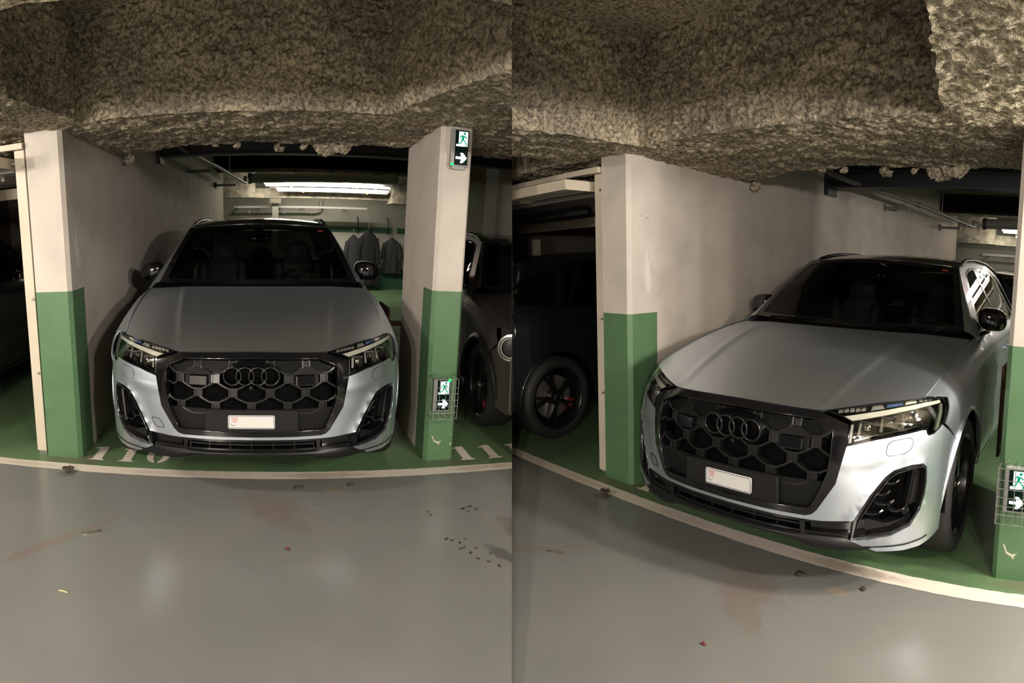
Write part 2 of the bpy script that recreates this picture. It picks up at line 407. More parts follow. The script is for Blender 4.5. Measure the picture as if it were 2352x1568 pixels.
def panel(outline, fn, step=0.03, thick=0.01, holes=(), mirror=False, inward=None):
    """Curved sheet cut from a surface fn(a, b) along a 2-D outline, with thickness."""
    loops = [dense(outline, step)] + [dense(h, step) for h in holes]
    pts = []; edges = []
    for L in loops:
        b = len(pts); pts += L; edges += [(b + i, b + (i + 1) % len(L)) for i in range(len(L))]
    A = np.array(loops[0]); lo, hi = A.min(0), A.max(0)
    gx = np.arange(lo[0] + step / 2, hi[0], step); gy = np.arange(lo[1] + step / 2, hi[1], step)
    G = np.array([(x, y) for x in gx for y in gy]).reshape(-1, 2)
    if len(G):
        ok = inside(loops[0], G)
        for h in loops[1:]: ok &= ~inside(h, G)
        B = np.array(pts); G = G[ok]
        if len(G):
            d = np.min(np.hypot(G[:, None, 0] - B[None, :, 0], G[:, None, 1] - B[None, :, 1]), 1); G = G[d > step * 0.45]
        pts = pts + [tuple(g) for g in G]
    V, E, F, *_ = delaunay_2d_cdt([Vector(p) for p in pts], edges, [], 0, 1e-6)
    V2 = np.array([(v.x, v.y) for v in V]); C = np.array([V2[list(f)].mean(0) for f in F])
    ok = inside(loops[0], C)
    for h in loops[1:]: ok &= ~inside(h, C)
    F = [tuple(f) for f, k in zip(F, ok) if k]
    X = np.array([fn(a, b) for a, b in V2], float)
    T = np.array([np.cross(X[f[1]] - X[f[0]], X[f[2]] - X[f[0]]) for f in F]); N = np.zeros_like(X)
    for f, t in zip(F, T):
        for i in f: N[i] += t
    N /= np.maximum(np.linalg.norm(N, axis=1, keepdims=True), 1e-12)
    if inward is not None:
        s = np.sign((N * np.asarray(inward)).sum(1).mean()) or 1; N *= s
    cnt = {}
    for f in F:
        for i in range(3):
            e = (f[i], f[(i + 1) % 3]); cnt[frozenset(e)] = cnt.get(frozenset(e), []) + [e]
    n = len(X); Y = X + N * thick; mb = MB()
    def put(X, Y, flip):
        fs = [f[::-1] if flip else f for f in F] + [(f if flip else f[::-1])[0:3] for f in [tuple(i + n for i in f) for f in F]]
        for k, es in cnt.items():
            if len(es) == 1:
                a, b = es[0]; q = (b, a, a + n, b + n); fs.append(q[::-1] if flip else q)
        mb.add(list(X) + list(Y), fs)
    put(X, Y, False)
    if mirror:
        S = np.array([-1, 1, 1]); put(X * S, Y * S, True)
    return mb
def pc(xs, ys, x):      # monotone cubic through samples
    n = len(xs); h = [xs[i + 1] - xs[i] for i in range(n - 1)]; d = [(ys[i + 1] - ys[i]) / h[i] for i in range(n - 1)]
    x = min(max(x, xs[0]), xs[-1]); i = 0
    while i < n - 2 and x > xs[i + 1]: i += 1
    def m(k):
        if k == 0: return d[0]
        if k == n - 1: return d[-1]
        return 0 if d[k - 1] * d[k] <= 0 else 2 * d[k - 1] * d[k] / (d[k - 1] + d[k])
    t = (x - xs[i]) / h[i]
    return (1 + 2 * t) * (1 - t) ** 2 * ys[i] + t * (1 - t) ** 2 * h[i] * m(i) + t * t * (3 - 2 * t) * ys[i + 1] + t * t * (t - 1) * h[i] * m(i + 1)

# ---------------------------------------------------------------- sprayed ceiling relief
_rng = np.random.default_rng(3); _perm = _rng.permutation(4096).astype(np.int64); _val = _rng.random(4096)
def vnoise(P):
    i = np.floor(P).astype(np.int64); f = P - i; u = f * f * (3 - 2 * f); r = 0
    for dx in (0, 1):
        for dy in (0, 1):
            for dz in (0, 1):
                h = _perm[(i[:, 2] + dz) & 4095]; h = _perm[(h + i[:, 1] + dy) & 4095]; h = _perm[(h + i[:, 0] + dx) & 4095]
                w = (u[:, 0] if dx else 1 - u[:, 0]) * (u[:, 1] if dy else 1 - u[:, 1]) * (u[:, 2] if dz else 1 - u[:, 2])
                r = r + w * _val[h]
    return r * 2 - 1
def spray_push(P):
    """Lumpy relief of a sprayed coat: the same push for the same place, so sheets meet without gaps."""
    out = np.zeros_like(P)
    for c in range(3):
        o = np.array([c * 17.3, c * 5.1, c * 9.7]) + 100
        a = vnoise(P * np.array([11, 14, 14]) + o) * 0.017 + vnoise(P * np.array([30, 36, 36]) + o * 2) * 0.0085 + vnoise(P * 75 + o * 3) * 0.004
        out[:, c] = a
    return out
def sheet(fn, nu, nv, flip=False, nrm=(0, 0, -1)):
    """Grid of a sprayed face: lumps stand out along nrm and die away at the sheet's edge, where it meets its neighbours."""
    amp = 0.5 if nrm[2] else 1.0       # beam undersides are sprayed smoother
    g = np.array([fn(i / (nu - 1), j / (nv - 1)) for i in range(nu) for j in range(nv)], float)
    st = max(1e-6, float(np.linalg.norm(g[nv] - g[0])) + float(np.linalg.norm(g[1] - g[0]))) / 2
    iu = np.repeat(np.arange(nu), nv); iv = np.tile(np.arange(nv), nu)
    fade = np.clip(np.minimum(np.minimum(iu, nu - 1 - iu), np.minimum(iv, nv - 1 - iv)) * st / 0.03, 0, 1)
    h = np.abs(vnoise(g * np.array([13, 15, 15]) + 31)) * 0.040 + np.abs(vnoise(g * np.array([31, 36, 36]) + 57)) * 0.030 + np.maximum(vnoise(g * 6 + 11), 0) * 0.012 - 0.026
    g = g + spray_push(g) * 0.6 + (h * fade * amp)[:, None] * np.array(nrm, float)
    I, J = np.meshgrid(np.arange(nu - 1), np.arange(nv - 1), indexing='ij')
    q = np.stack([I * nv + J, (I + 1) * nv + J, (I + 1) * nv + J + 1, I * nv + J + 1], -1).reshape(-1, 4)
    if flip: q = q[:, ::-1]
    return g, q
def sheets(name, parts, m, smooth=True):
    V = []; Q = []; b = 0
    for g, q in parts: V.append(g); Q.append(q + b); b += len(g)
    V = np.concatenate(V); Q = np.concatenate(Q); me = bpy.data.meshes.new(name)
    me.vertices.add(len(V)); me.vertices.foreach_set('co', V.ravel()); me.loops.add(Q.size); me.loops.foreach_set('vertex_index', Q.ravel().astype(np.int32))
    me.polygons.add(len(Q)); me.polygons.foreach_set('loop_start', np.arange(0, Q.size, 4, dtype=np.int32))
    me.update(calc_edges=True); me.validate()
    me.polygons.foreach_set('use_smooth', [smooth] * len(me.polygons)); me.materials.append(MATS[m])
    o = bpy.data.objects.new(name, me); link(o); return o
# ---------------------------------------------------------------- the parking bay around the car
GZ = 1.249             # top of the green paint band
def prism_xy(poly, z0, z1):
    return MB().prism(poly, lambda a, b, t: (a, b, z0 + t), z1 - z0)

def build_ceiling(k):
    H = 3.0; R = 0.0105
    zs = lambda x, y: 2.352 - 0.045 * max(0.0, min(1.0, (y - 0.25) / 1.1))
    yr = lambda x: 1.36 + 0.42 * max(0.0, min(1.0, (-0.9 - x) / 0.55)) + 0.03 * math.sin(x * 5)
    xL = lambda y: -1.36 - 0.09 * (0.25 - y)
    xR = lambda y: min(0.56 + 0.2 * (0.25 - y), 1.15)
    parts = []
    n = lambda L: max(2, int(L / R) + 1)
    a, b = (-3.3, 2.6)
    def soff(u, v):
        x = a + (b - a) * u; return (x, 0.25 + (yr(x) - 0.25) * v, zs(x, 0.25 + (yr(x) - 0.25) * v))
    parts.append(sheet(soff, n(b - a), n(1.15)))
    for (p, q) in ((-6.5, a), (b, 6.5)):
        parts.append(sheet(lambda u, v: (p + (q - p) * u, 0.25 + (yr(p + (q - p) * u) - 0.25) * v, zs(0, 0.25 + 1.1 * v)), 90, 30))
    parts.append(sheet(lambda u, v: (a + (b - a) * u, yr(a + (b - a) * u), 2.307 + 0.45 * v), n(b - a) // 2, n(0.45) // 2, nrm=(0, 1, 0)))
    y0, y1 = -1.75, 0.25
    parts.append(sheet(lambda u, v: (-6.5 + 13 * u, -4.6 + 2.85 * v, 2.352), 420, 150))  # cross-beam over the camera, added to keep lamplight off the recess face
    parts.append(sheet(lambda u, v: (xL(-1.75) + (xR(-1.75) - xL(-1.75)) * u, -1.75, 2.352 + (H - 2.352) * v), 110, 40, nrm=(0, 1, 0)))
    parts.append(sheet(lambda u, v: (-6.5 + 4.4 * u, -1.75, 2.352 + (H - 2.352) * v), 60, 14, nrm=(0, 1, 0)))
    parts.append(sheet(lambda u, v: (1.75 + 4.75 * u, -1.75, 2.352 + (H - 2.352) * v), 60, 14, nrm=(0, 1, 0)))
    parts.append(sheet(lambda u, v: (-6.5 + 13 * u, -4.6, 2.352 + (H - 2.352) * v), 90, 10, nrm=(0, -1, 0)))
    for (s0, s1, nn) in ((y0, y1, n(y1 - y0)),):
        parts.append(sheet(lambda u, v: (-2.1 + (xL(s0 + (s1 - s0) * v) + 2.1) * u, s0 + (s1 - s0) * v, 2.352), n(0.75) if s0 == y0 else 20, nn))
        parts.append(sheet(lambda u, v: (xR(s0 + (s1 - s0) * v) + (1.75 - xR(s0 + (s1 - s0) * v)) * u, s0 + (s1 - s0) * v, 2.352), n(0.9) if s0 == y0 else 20, nn))
        nz = n(0.65) if s0 == y0 else 16
        parts.append(sheet(lambda u, v: (xL(s0 + (s1 - s0) * u), s0 + (s1 - s0) * u, 2.352 + (H - 2.352) * v), nn, nz, nrm=(1, 0, 0)))
        parts.append(sheet(lambda u, v: (xR(s0 + (s1 - s0) * u), s0 + (s1 - s0) * u, 2.352 + (H - 2.352) * v), nn, nz, True, (-1, 0, 0)))
        parts.append(sheet(lambda u, v: (-2.1, s0 + (s1 - s0) * u, 2.352 + (H - 2.352) * v), nn // 2, 20, True, (-1, 0, 0)))
        parts.append(sheet(lambda u, v: (1.75, s0 + (s1 - s0) * u, 2.352 + (H - 2.352) * v), nn // 2, 20, nrm=(1, 0, 0)))
    parts.append(sheet(lambda u, v: (xL(0.25) + (xR(0.25) - xL(0.25)) * u, 0.25, 2.352 + (H - 2.352) * v), n(1.95), n(0.66), nrm=(0, -1, 0)))
    parts.append(sheet(lambda u, v: (-6.5 + 4.4 * u, 0.25, 2.352 + (H - 2.352) * v), 240, 46, nrm=(0, -1, 0)))
    parts.append(sheet(lambda u, v: (1.75 + 4.75 * u, 0.25, 2.352 + (H - 2.352) * v), 120, 24, nrm=(0, -1, 0)))
    parts.append(sheet(lambda u, v: (-6.5 + 13 * u, -7.0 + 7.3 * v, H), 160, 100))
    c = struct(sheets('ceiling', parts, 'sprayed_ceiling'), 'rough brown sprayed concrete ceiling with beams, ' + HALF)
    rnd = random.Random(11)
    for (x, y, z, r) in ((-0.10, 1.33, 2.275, 0.035), (0.10, 1.36, 2.285, 0.022), (0.30, 1.35, 2.28, 0.05), (0.40, 1.34, 2.285, 0.04), (0.24, 1.36, 2.29, 0.03), (-0.45, 1.37, 2.29, 0.02), (-0.62, 1.38, 2.30, 0.018), (-1.43, 1.76, 2.285, 0.03)):
        mb = MB().ball((x, y, z), r * 1.5, r, r, 16, 12)
        P = np.array(mb.v); P = P + spray_push(P * 1.5) * (r / 0.018); mb.v = [tuple(p) for p in P]
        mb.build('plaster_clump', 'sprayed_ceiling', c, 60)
    return c

def build_setting(k):
    """k = 'A' for the left view, 'B' for the right view."""
    g = lambda name, mb, m, lab, **kw: struct(mb.build(name, m, None, **kw), lab + ', ' + HALF)
    # floors
    fl = MB(); fl.add([(-8, -7, 0), (8, -7, 0), (8, 0.155, 0), (-8, 0.155, 0), (-8, -7, -0.1), (8, -7, -0.1), (8, 0.155, -0.1), (-8, 0.155, -0.1)], [(0, 1, 2, 3), (7, 6, 5, 4), (0, 4, 5, 1), (3, 2, 6, 7)])
    g('floor', fl, 'aisle_floor', 'grey painted concrete floor of the driving aisle')
    fl = MB(); fl.add([(-8, 0.155, 0), (8, 0.155, 0), (8, 13, 0), (-8, 13, 0), (-8, 0.155, -0.1), (8, 0.155, -0.1), (8, 13, -0.1), (-8, 13, -0.1)], [(0, 1, 2, 3), (7, 6, 5, 4), (0, 4, 5, 1), (3, 2, 6, 7)])
    g('floor', fl, 'bay_floor', 'green painted floor of the parking bays')
    rnd = random.Random(5); xs = np.linspace(-7.5, 7.5, 301); top = []; bot = []
    for x in xs: top.append((x, 0.211 + rnd.uniform(-.003, .003))); bot.append((x, 0.097 + rnd.uniform(-.003, .003)))
    g('trim_1', MB().grid(lambda u, v: (xs[int(round(u * 300))], (bot if v < .5 else top)[int(round(u * 300))][1], 0.0022), 301, 2), 'line_paint', 'worn cream line painted between aisle and bays')
    # bay numbers stencilled on the floor
    def one(cx):
        w = 0.034
        return [(cx - w - 0.028, 0.318), (cx + w + 0.022, 0.318), (cx + w + 0.016, 0.33), (cx + w, 0.336), (cx + w, 0.575), (cx - 0.01, 0.575), (cx - w - 0.03, 0.545), (cx - w - 0.03, 0.535), (cx - w, 0.545), (cx - w, 0.336)]
    def nil(cx, sg):
        o = []
        for i in range(13):
            a = -math.pi / 2 + math.pi * i / 12; o.append((cx + sg * (0.012 + 0.075 * math.cos(a)), 0.45 + 0.128 * math.sin(a)))
        for i in range(13):
            a = math.pi / 2 - math.pi * i / 12; o.append((cx + sg * (0.012 + 0.022 * math.cos(a)), 0.45 + 0.103 * math.sin(a)))
        return o
    lift = lambda a, b, t: (a, b, 0.0026 - t)
    def number(label, polys):
        t = thing('painted_bay_number', label, 'painted number')
        for q in polys: MB().prism(q, lift, 0.0016).build('digit_stroke', 'line_paint', t)
    number('cream stencilled number 110 on green floor beside left pillar, ' + HALF, [one(-1.43), one(-1.205), nil(-0.985, -1), nil(-0.985, 1)])
    if k == 'A': number('cream stencilled number 111 on green floor right of the sign pillar', [one(1.285), one(1.505), one(1.73)])
    # left pillar and long wall
    lp = [(-1.814, 0.326), (-1.573, 0.326), (-1.545, 0.352), (-1.545, 0.75), (-1.814, 0.75)]
    p = g('pillar_left', prism_xy(lp, 0, 2.37), 'wall_cream', 'cream concrete pillar with green base beside garage door post'); p['category'] = 'pillar'
    prism_xy([(-1.8155, 0.3245), (-1.572, 0.3245), (-1.5435, 0.351), (-1.5435, 0.611), (-1.8155, 0.611)], 0.0, GZ).build('green_paint_band', 'green_paint', p)
    wl = [(-1.545, 0.75), (-1.507, 1.82), (-1.46, 3.3), (-1.373, 4.88), (-1.187, 7.78), (-1.168, 8.47)]
    w = g('wall_left', prism_xy([(-1.80, 0.75)] + wl + [(-1.42, 8.47)], 0, 2.95), 'wall_cream', 'long cream plaster wall beside the parked SUV')
    scar = [(0.497, 1.700), (0.506, 1.700), (0.510, 1.640), (0.532, 1.585), (0.545, 1.50), (0.540, 1.435), (0.528, 1.407), (0.502, 1.407), (0.490, 1.44), (0.478, 1.53), (0.487, 1.60), (0.498, 1.65)]
    MB().prism(scar, lambda a, b, t: (-1.5425 - t, a, b), 0.002).build('bare_plaster_patch', 'scar_plaster', p)
    for (a, b, s) in ((0.51, 1.92, 0.022), (0.43, 1.863, 0.014), (0.44, 1.935, 0.016), (0.565, 1.56, 0.010)):
        MB().prism([(a - s, b + s * .18), (a, b + s * .02), (a + s, b - s * .30), (a + s * .3, b + s * .12), (a - s * .5, b + s * .3)], lambda q, r, t: (-1.5432 - t, q, r), 0.0012).build('wall_scuff', 'smudge', p)
    # right pillar
    rp = [(0.947, 0.370), (0.972, 0.345), (1.150, 0.345), (1.165, 0.360), (1.165, 1.319), (0.947, 1.319)]
    p2 = g('pillar_right', prism_xy(rp, 0, 2.37), 'wall_cream', 'cream concrete pillar with green base carrying the lit exit signs'); p2['category'] = 'pillar'
    prism_xy([(0.9455, 0.3695), (0.9715, 0.3435), (1.1505, 0.3435), (1.1665, 0.3595), (1.1665, 0.604), (0.9455, 0.604)], 0, GZ).build('green_paint_band', 'green_paint', p2)
    chip = [(0.995, 0.195), (1.005, 0.19), (1.02, 0.155), (1.045, 0.145), (1.075, 0.15), (1.083, 0.158), (1.06, 0.135), (1.055, 0.115), (1.045, 0.13), (1.015, 0.145)]
    MB().prism(chip, lambda a, b, t: (a, 0.3425 + t, b), 0.0015).build('paint_chip', 'chip_white', p2)
    for q in ([(1.142, 0.20), (1.149, 0.205), (1.148, 0.18)], [(1.14, 0.13), (1.15, 0.135), (1.148, 0.11), (1.141, 0.112)]):
        MB().prism(q, lambda a, b, t: (a, 0.3425 + t, b), 0.0015).build('paint_chip', 'chip_white', p2)
    # guard board on the inner side of the right pillar
    gb = thing('guard_board', 'brown guard board on battens beside right pillar, ' + HALF, 'board', (0.947, 1.28, 0.66))
    MB().box(-0.135, -0.115, -0.06, 0.38, -0.28, 0.34).build('board', 'board_brown', gb, bevel=0.004)
    for z in (-0.15, 0.2): MB().box(-0.115, -0.002, -0.01, 0.03, z - 0.02, z + 0.02).build('batten', 'board_brown', gb)
    # ceiling over the aisle and behind
    build_ceiling(k)
    g('ceiling', MB().box(-6.5, 6.5, 1.2, 12.2, 2.93, 3.05), 'concrete_dim', 'dim concrete ceiling over the rear bays')
    # steel beam, dark duct, concrete beams in the depth
    sb = thing('steel_beam', 'dark steel beam under the ceiling behind the sprayed soffit, ' + HALF, 'beam', (0, 3.3, 2.52))
    MB().box(-1.46, 3.2, -0.09, 0.09, -0.085, -0.068).build('flange', 'steel_dark', sb)
    MB().box(-1.46, 3.2, -0.09, 0.09, 0.068, 0.085).build('flange', 'steel_dark', sb)
    MB().box(-1.46, 3.2, -0.012, 0.012, -0.068, 0.068).build('web', 'steel_dark', sb)
    MB().box(-1.47, -1.42, -0.12, 0.12, -0.16, 0.1).build('end_bracket', 'steel_dark', sb)
    MB().box(-1.47, 3.2, 0.1, 0.5, 0.085, 0.41).build('upstand', 'steel_dark', sb)
    g('trim_2', MB().box(-1.35, 6.0, 7.55, 7.62, 2.60, 2.95), 'concrete_dim', 'concrete lintel over the rear lane', bevel=0.01)
    dc = MB().box(-1.2, 2.45, 7.2, 7.55, 2.635, 2.86).build('air_duct', 'deep_black', None, bevel=0.01); tag(dc, 'black rectangular air duct under the rear ceiling, ' + HALF, 'duct')
    g('trim_3', MB().box(-1.35, 2.55, 9.4, 9.62, 2.22, 2.42).box(-1.35, -0.55, 9.2, 9.4, 2.22, 2.93), 'concrete_dim', 'rough concrete beam over the rear lane')
    g('trim_4', MB().box(2.35, 2.75, 9.0, 9.7, 2.15, 2.93), 'concrete_dim', 'concrete beam end over the rear lane')
    # back wall
    bw = g('wall_back', MB().box(-7, 8, 12.0, 12.15, 0, 3), 'wall_back', 'pale wall at the far end of the garage')
    for (a, b) in ((0.9, 2.98), (3.12, 6.5)): MB().box(a, b, 11.985, 12.0, 1.49, 1.63).build('green_stripe', 'stripe_green', bw)
    MB().box(0.6, 7, 11.98, 12.0, 0.0, 0.55).build('green_base', 'stripe_green', bw)
    cl = MB().box(-0.20, -0.04, 11.1, 11.26, 0, 2.22).build('post', 'pipe_pale', None, bevel=0.012); tag(cl, 'white square post in the lit rear lane, ' + HALF, 'post')
    MB().box(-0.26, 0.02, 11.05, 11.31, 2.16, 2.925).build('post_head', 'concrete_dim', cl)
    tr = MB().box(-1.16, 2.2, 11.4, 11.52, 2.06, 2.11).build('cable_tray', 'lamp_white', None); tag(tr, 'white cable tray on the far back wall, ' + HALF, 'cable tray')
    for x in np.arange(-1.1, 2.2, 0.55): MB().box(x, x + 0.03, 11.52, 11.997, 2.07, 2.10).build('bracket', 'bolt_metal', tr)
    tr = thing('wall_pipe', 'pale pipe bent along the far back wall, ' + HALF, 'pipe', (0, 11.93, 0))
    MB().tube([(-1.2, 0, 1.97), (0.95, 0, 1.97), (1.05, 0, 2.0), (1.08, 0, 2.3)], 0.035, 8).build('tube', 'pipe_pale', tr, 50)
    for x in (-0.8, 0.1, 0.8): MB().box(x, x + 0.03, -0.04, 0.08, 1.93, 2.01).build('clip', 'bolt_metal', tr)
    # big pale pipe and lamps of the rear lane
    bp = thing('drain_pipe', 'thick grey pipe under the lit rear ceiling, ' + HALF, 'pipe', (0, 8.45, 2.555))
    MB().tube([(-0.63, 0, 0), (2.3, -0.25, 0.03)], 0.092, 16).build('tube', 'pipe_grey', bp, 50)
    MB().tube([(-0.66, 0, 0), (-0.59, -0.005, 0)], 0.108, 16).build('collar', 'steel_dark', bp, 50)
    for x in (0.0, 1.6): MB().box(x, x + 0.02, -0.02 - x * .085, 0.02 - x * .085, 0.05, 0.37).build('hanger', 'bolt_metal', bp)
    for i, (x0, x1, y, z) in enumerate(((-0.35, 2.3, 8.85, 2.47), (-0.1, 2.3, 9.1, 2.37))):
        lt = thing('fluorescent_lamp', ('upper' if i == 0 else 'lower') + ' bright strip lamp in the rear lane, ' + HALF, 'lamp', (0, y, z), group='rear lane strip lamps ' + HALF)
        MB().box(x0, x1, -0.04, 0.04, 0.0, 0.05).build('housing', 'lamp_housing', lt)
        MB().tube([(x0 + .03, 0, -0.02), (x1 - .03, 0, -0.02)], 0.016, 8).build('tube', 'back_tube_glow' if i == 0 else 'lamp_white', lt, 50)
        for x in (x0 + 0.3, x1 - 0.3): MB().box(x, x + 0.02, -0.01, 0.01, 0.05, 2.925 - z).build('rod', 'bolt_metal', lt)
        for x in (x0 + 0.55, x0 + 1.9): MB().box(x, x + 0.035, -0.045, -0.035, -0.05, 0.03).build('clip', 'yellow_tag', lt)
        if i == 0: MB().box(1.05, 1.24, -0.06, -0.045, -0.03, 0.045).build('red_marker', 'red_tag', lt)
    for (x, y, z, p_) in ((0.8, 8.75, 2.46, 34.0), (0.8, 10.6, 2.8, 18.0)):  # the farther light is an added fill for the back wall
        if p_:
            l = area_light('rear_lane_light', (x, y, z), 2.4, 0.1, p_, (1, 0.93, 0.80), (math.radians(78 if y < 9 else 0), 0, 0)); SITE_OBJS.append(l)
    # thin pipe along the left wall on brackets
    tp = thing('sprinkler_pipe', 'thin grey pipe running back on wall brackets, ' + HALF, 'pipe', (0, 0, 0))
    MB().tube([(-1.16, 2.6, 2.50), (-1.126, 3.04, 2.478), (-0.92, 5.1, 2.462), (-0.70, 7.43, 2.42), (-0.68, 7.6, 2.42)], 0.026, 8).build('tube', 'pipe_grey', tp, 50)
    MB().tube([(-0.68, 7.6, 2.40), (-0.68, 7.6, 2.53)], 0.03, 8).build('elbow', 'pipe_grey', tp, 50)
    MB().tube([(-0.68, 7.6, 2.52), (-0.66, 7.9, 2.51), (-0.655, 8.2, 2.50)], 0.026, 8).build('tube', 'pipe_grey', tp, 50)
    MB().tube([(-0.94, 4.95, 2.463), (-0.93, 5.03, 2.462)], 0.036, 8).build('coupling', 'pipe_grey', tp, 50)
    for (xa, xb, y, z, zp) in ((-1.39, -1.03, 4.89, 2.405, 2.44), (-1.20, -0.84, 7.3, 2.36, 2.40)):
        MB().box(xa, xb, y - 0.02, y + 0.02, z - 0.02, z + 0.02).build('wall_bracket', 'pipe_grey', tp)
        MB().box(xa - 0.01, xa + 0.02, y - 0.05, y + 0.05, z - 0.05, z + 0.05).build('bracket_foot', 'pipe_grey', tp)
        MB().box(xb - 0.10, xb - 0.09, y - 0.008, y + 0.008, z + 0.02, zp + 0.02).build('hanger_rod', 'bolt_metal', tp)
    MB().tube([(-0.84, 5.9, 2.45), (-0.84, 5.9, 2.93)], 0.008, 6).build('hanger_rod', 'bolt_metal', tp)
    # garage door: post, head rail, panel swung up
    dp = thing('door_post', 'cream steel garage door post against the left pillar, ' + HALF, 'door post', (-1.868, 0.345, 0))
    MB().box(-0.042, 0.034, 0, 0.10, 0.03, 2.245).build('post', 'door_cream', dp, bevel=0.003)
    MB().box(-0.036, 0.028, 0.02, 0.08, 0.0, 0.03).build('foot', 'bolt_metal', dp)
    for z in (0.642, 1.199, 2.13):
        b = MB().lathe([(0, 0.012), (0.008, 0.011), (0.011, 0.005), (0.011, 0)], 10, Matrix.Translation((0.018, 0, z)) @ Matrix.Rotation(math.pi / 2, 4, 'X')).build('bolt', 'bolt_metal', dp, 50)
    if k == 'B' or k == 'A':
        dr = thing('garage_door', 'cream garage door swung up under the ceiling, ' + HALF, 'garage door', (-1.95, 0.10, 2.165))
        MB().box(-2.9, 0, 0, 0.02, -0.035, 0.035).build('bottom_rail', 'door_cream', dr)
        MB().box(-0.02, 0, 0.02, 2.2, -0.035, 0.035).build('side_rail', 'door_cream', dr)
        MB().box(-2.9, -0.02, 0.02, 2.2, 0.005, 0.03).build('panel_skin', 'door_under', dr)
        for i in range(14): MB().box(-2.9, -0.02, 0.1 + i * 0.15, 0.112 + i * 0.15, -0.004, 0.005).build('panel_rib', 'door_under', dr)
        MB().box(-2.9, -0.05, 0.42, 0.455, -0.045, -0.02).build('cross_bar', 'bolt_metal', dr)
        MB().box(-1.02, -0.98, 0.32, 0.46, -0.02, 0.006).build('gusset', 'door_cream', dr)
        MB().tube([(-2.9, 0.75, -0.10), (-0.62, 0.75, -0.10), (-0.58, 0.75, -0.10)], [0.055, 0.055, 0.03], 12).build('spring_tube', 'gloss_black', dr, 50)
        MB().tube([(-0.03, 0.27, 0.0), (0.037, 0.27, 0.0)], 0.012, 8).build('pivot_pin', 'bolt_metal', dr, 50)
        MB().box(-2.9, 0.0, 1.6, 1.66, -0.16, -0.06).build('lock_rail', 'door_cream', dr)
        MB().box(-0.3, -0.27, 0.7, 1.66, -0.07, -0.02).build('link_arm', 'bolt_metal', dr)
        hr = MB().box(-4.9, -1.826, 0.30, 0.345, 2.248, 2.288).build('door_head_rail', 'door_cream', None, bevel=0.003); tag(hr, 'cream head rail above the open garage door, ' + HALF, 'door rail')
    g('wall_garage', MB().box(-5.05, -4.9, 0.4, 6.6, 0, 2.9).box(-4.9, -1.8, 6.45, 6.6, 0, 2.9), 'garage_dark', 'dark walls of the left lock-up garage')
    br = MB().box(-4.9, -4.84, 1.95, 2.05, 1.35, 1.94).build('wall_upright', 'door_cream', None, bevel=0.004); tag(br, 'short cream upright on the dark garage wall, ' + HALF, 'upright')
    if k == 'A':
        g('wall_right', MB().box(2.80, 3.5, 4.0, 4.5, 0, 2.93), 'wall_back', 'grey column behind the neighbouring car')
    g('wall_front', MB().box(-8, 8, -7.1, -7.0, 0, 3), 'wall_pale', 'pale wall on the far side of the aisle')
# ---------------------------------------------------------------- exit signs, debris, coats
def exit_sign(loc, label, caged):
    t = thing('exit_sign', label, 'exit sign', loc, 0)
    MB().box(-0.068, 0.052, 0, 0.045, -0.118, 0.118).build('case', 'sign_case', t, bevel=0.004)
    f = MB().box(-0.044, 0.046, -0.004, 0.0, -0.108, 0.112).build('face', 'sign_green', t)
    flat = lambda a, b, tt: (a, -0.006 + tt, b)
    MB().prism([(-0.022, 0.012), (0.040, 0.012), (0.040, 0.104), (-0.022, 0.104)], flat, 0.002).build('door_symbol', 'sign_white', f)
    MB().prism([(-0.038, 0.010), (0.012, 0.010), (0.012, 0.024), (-0.038, 0.024)], flat, 0.002).build('step_symbol', 'sign_white', f)
    flat2 = lambda a, b, tt: (a, -0.0078 + tt, b)
    fig = MB()
    for q in ([(0.002, 0.082), (0.016, 0.072), (0.010, 0.048), (-0.004, 0.052)],            # trunk
              [(0.010, 0.074), (0.030, 0.062), (0.034, 0.066), (0.016, 0.079)],             # arm ahead
              [(0.004, 0.078), (-0.014, 0.062), (-0.018, 0.066), (0.0, 0.084)],             # arm behind
              [(0.006, 0.052), (0.026, 0.030), (0.031, 0.034), (0.012, 0.054)], [(0.026, 0.034), (0.028, 0.014), (0.034, 0.014), (0.031, 0.036)],
              [(-0.003, 0.052), (-0.010, 0.032), (-0.005, 0.030), (0.006, 0.050)], [(-0.006, 0.036), (-0.026, 0.028), (-0.026, 0.022), (-0.004, 0.030)]):
        fig.prism(q, flat2, 0.0015)
    fig.prism([(0.016 + 0.008 * math.cos(a), 0.092 + 0.008 * math.sin(a)) for a in np.linspace(0, 2 * math.pi, 12, endpoint=False)], flat2, 0.0015)
    fig.build('running_figure', 'sign_figure', f)
    MB().box(-0.044, 0.046, -0.0055, -0.004, 0.003, 0.006).build('divider', 'deep_black', f)
    MB().prism([(-0.036, -0.055), (0.002, -0.055), (-0.006, -0.030), (0.012, -0.030), (0.040, -0.062), (0.012, -0.094), (-0.006, -0.094), (0.002, -0.070), (-0.036, -0.070)], flat, 0.002).build('arrow_symbol', 'sign_arrow', f)
    if not caged:
        MB().ball((-0.058, -0.002, -0.106), 0.010, 0.008, 0.008).build('green_led', 'led_green', t, 60)
        MB().box(-0.055, 0.03, 0.005, 0.04, -0.135, -0.118).build('cable_entry', 'sign_case', t)
    else:
        MB().ball((0.044, -0.004, 0.112), 0.012, 0.008, 0.010).build('green_led', 'led_green', t, 60)
    return t
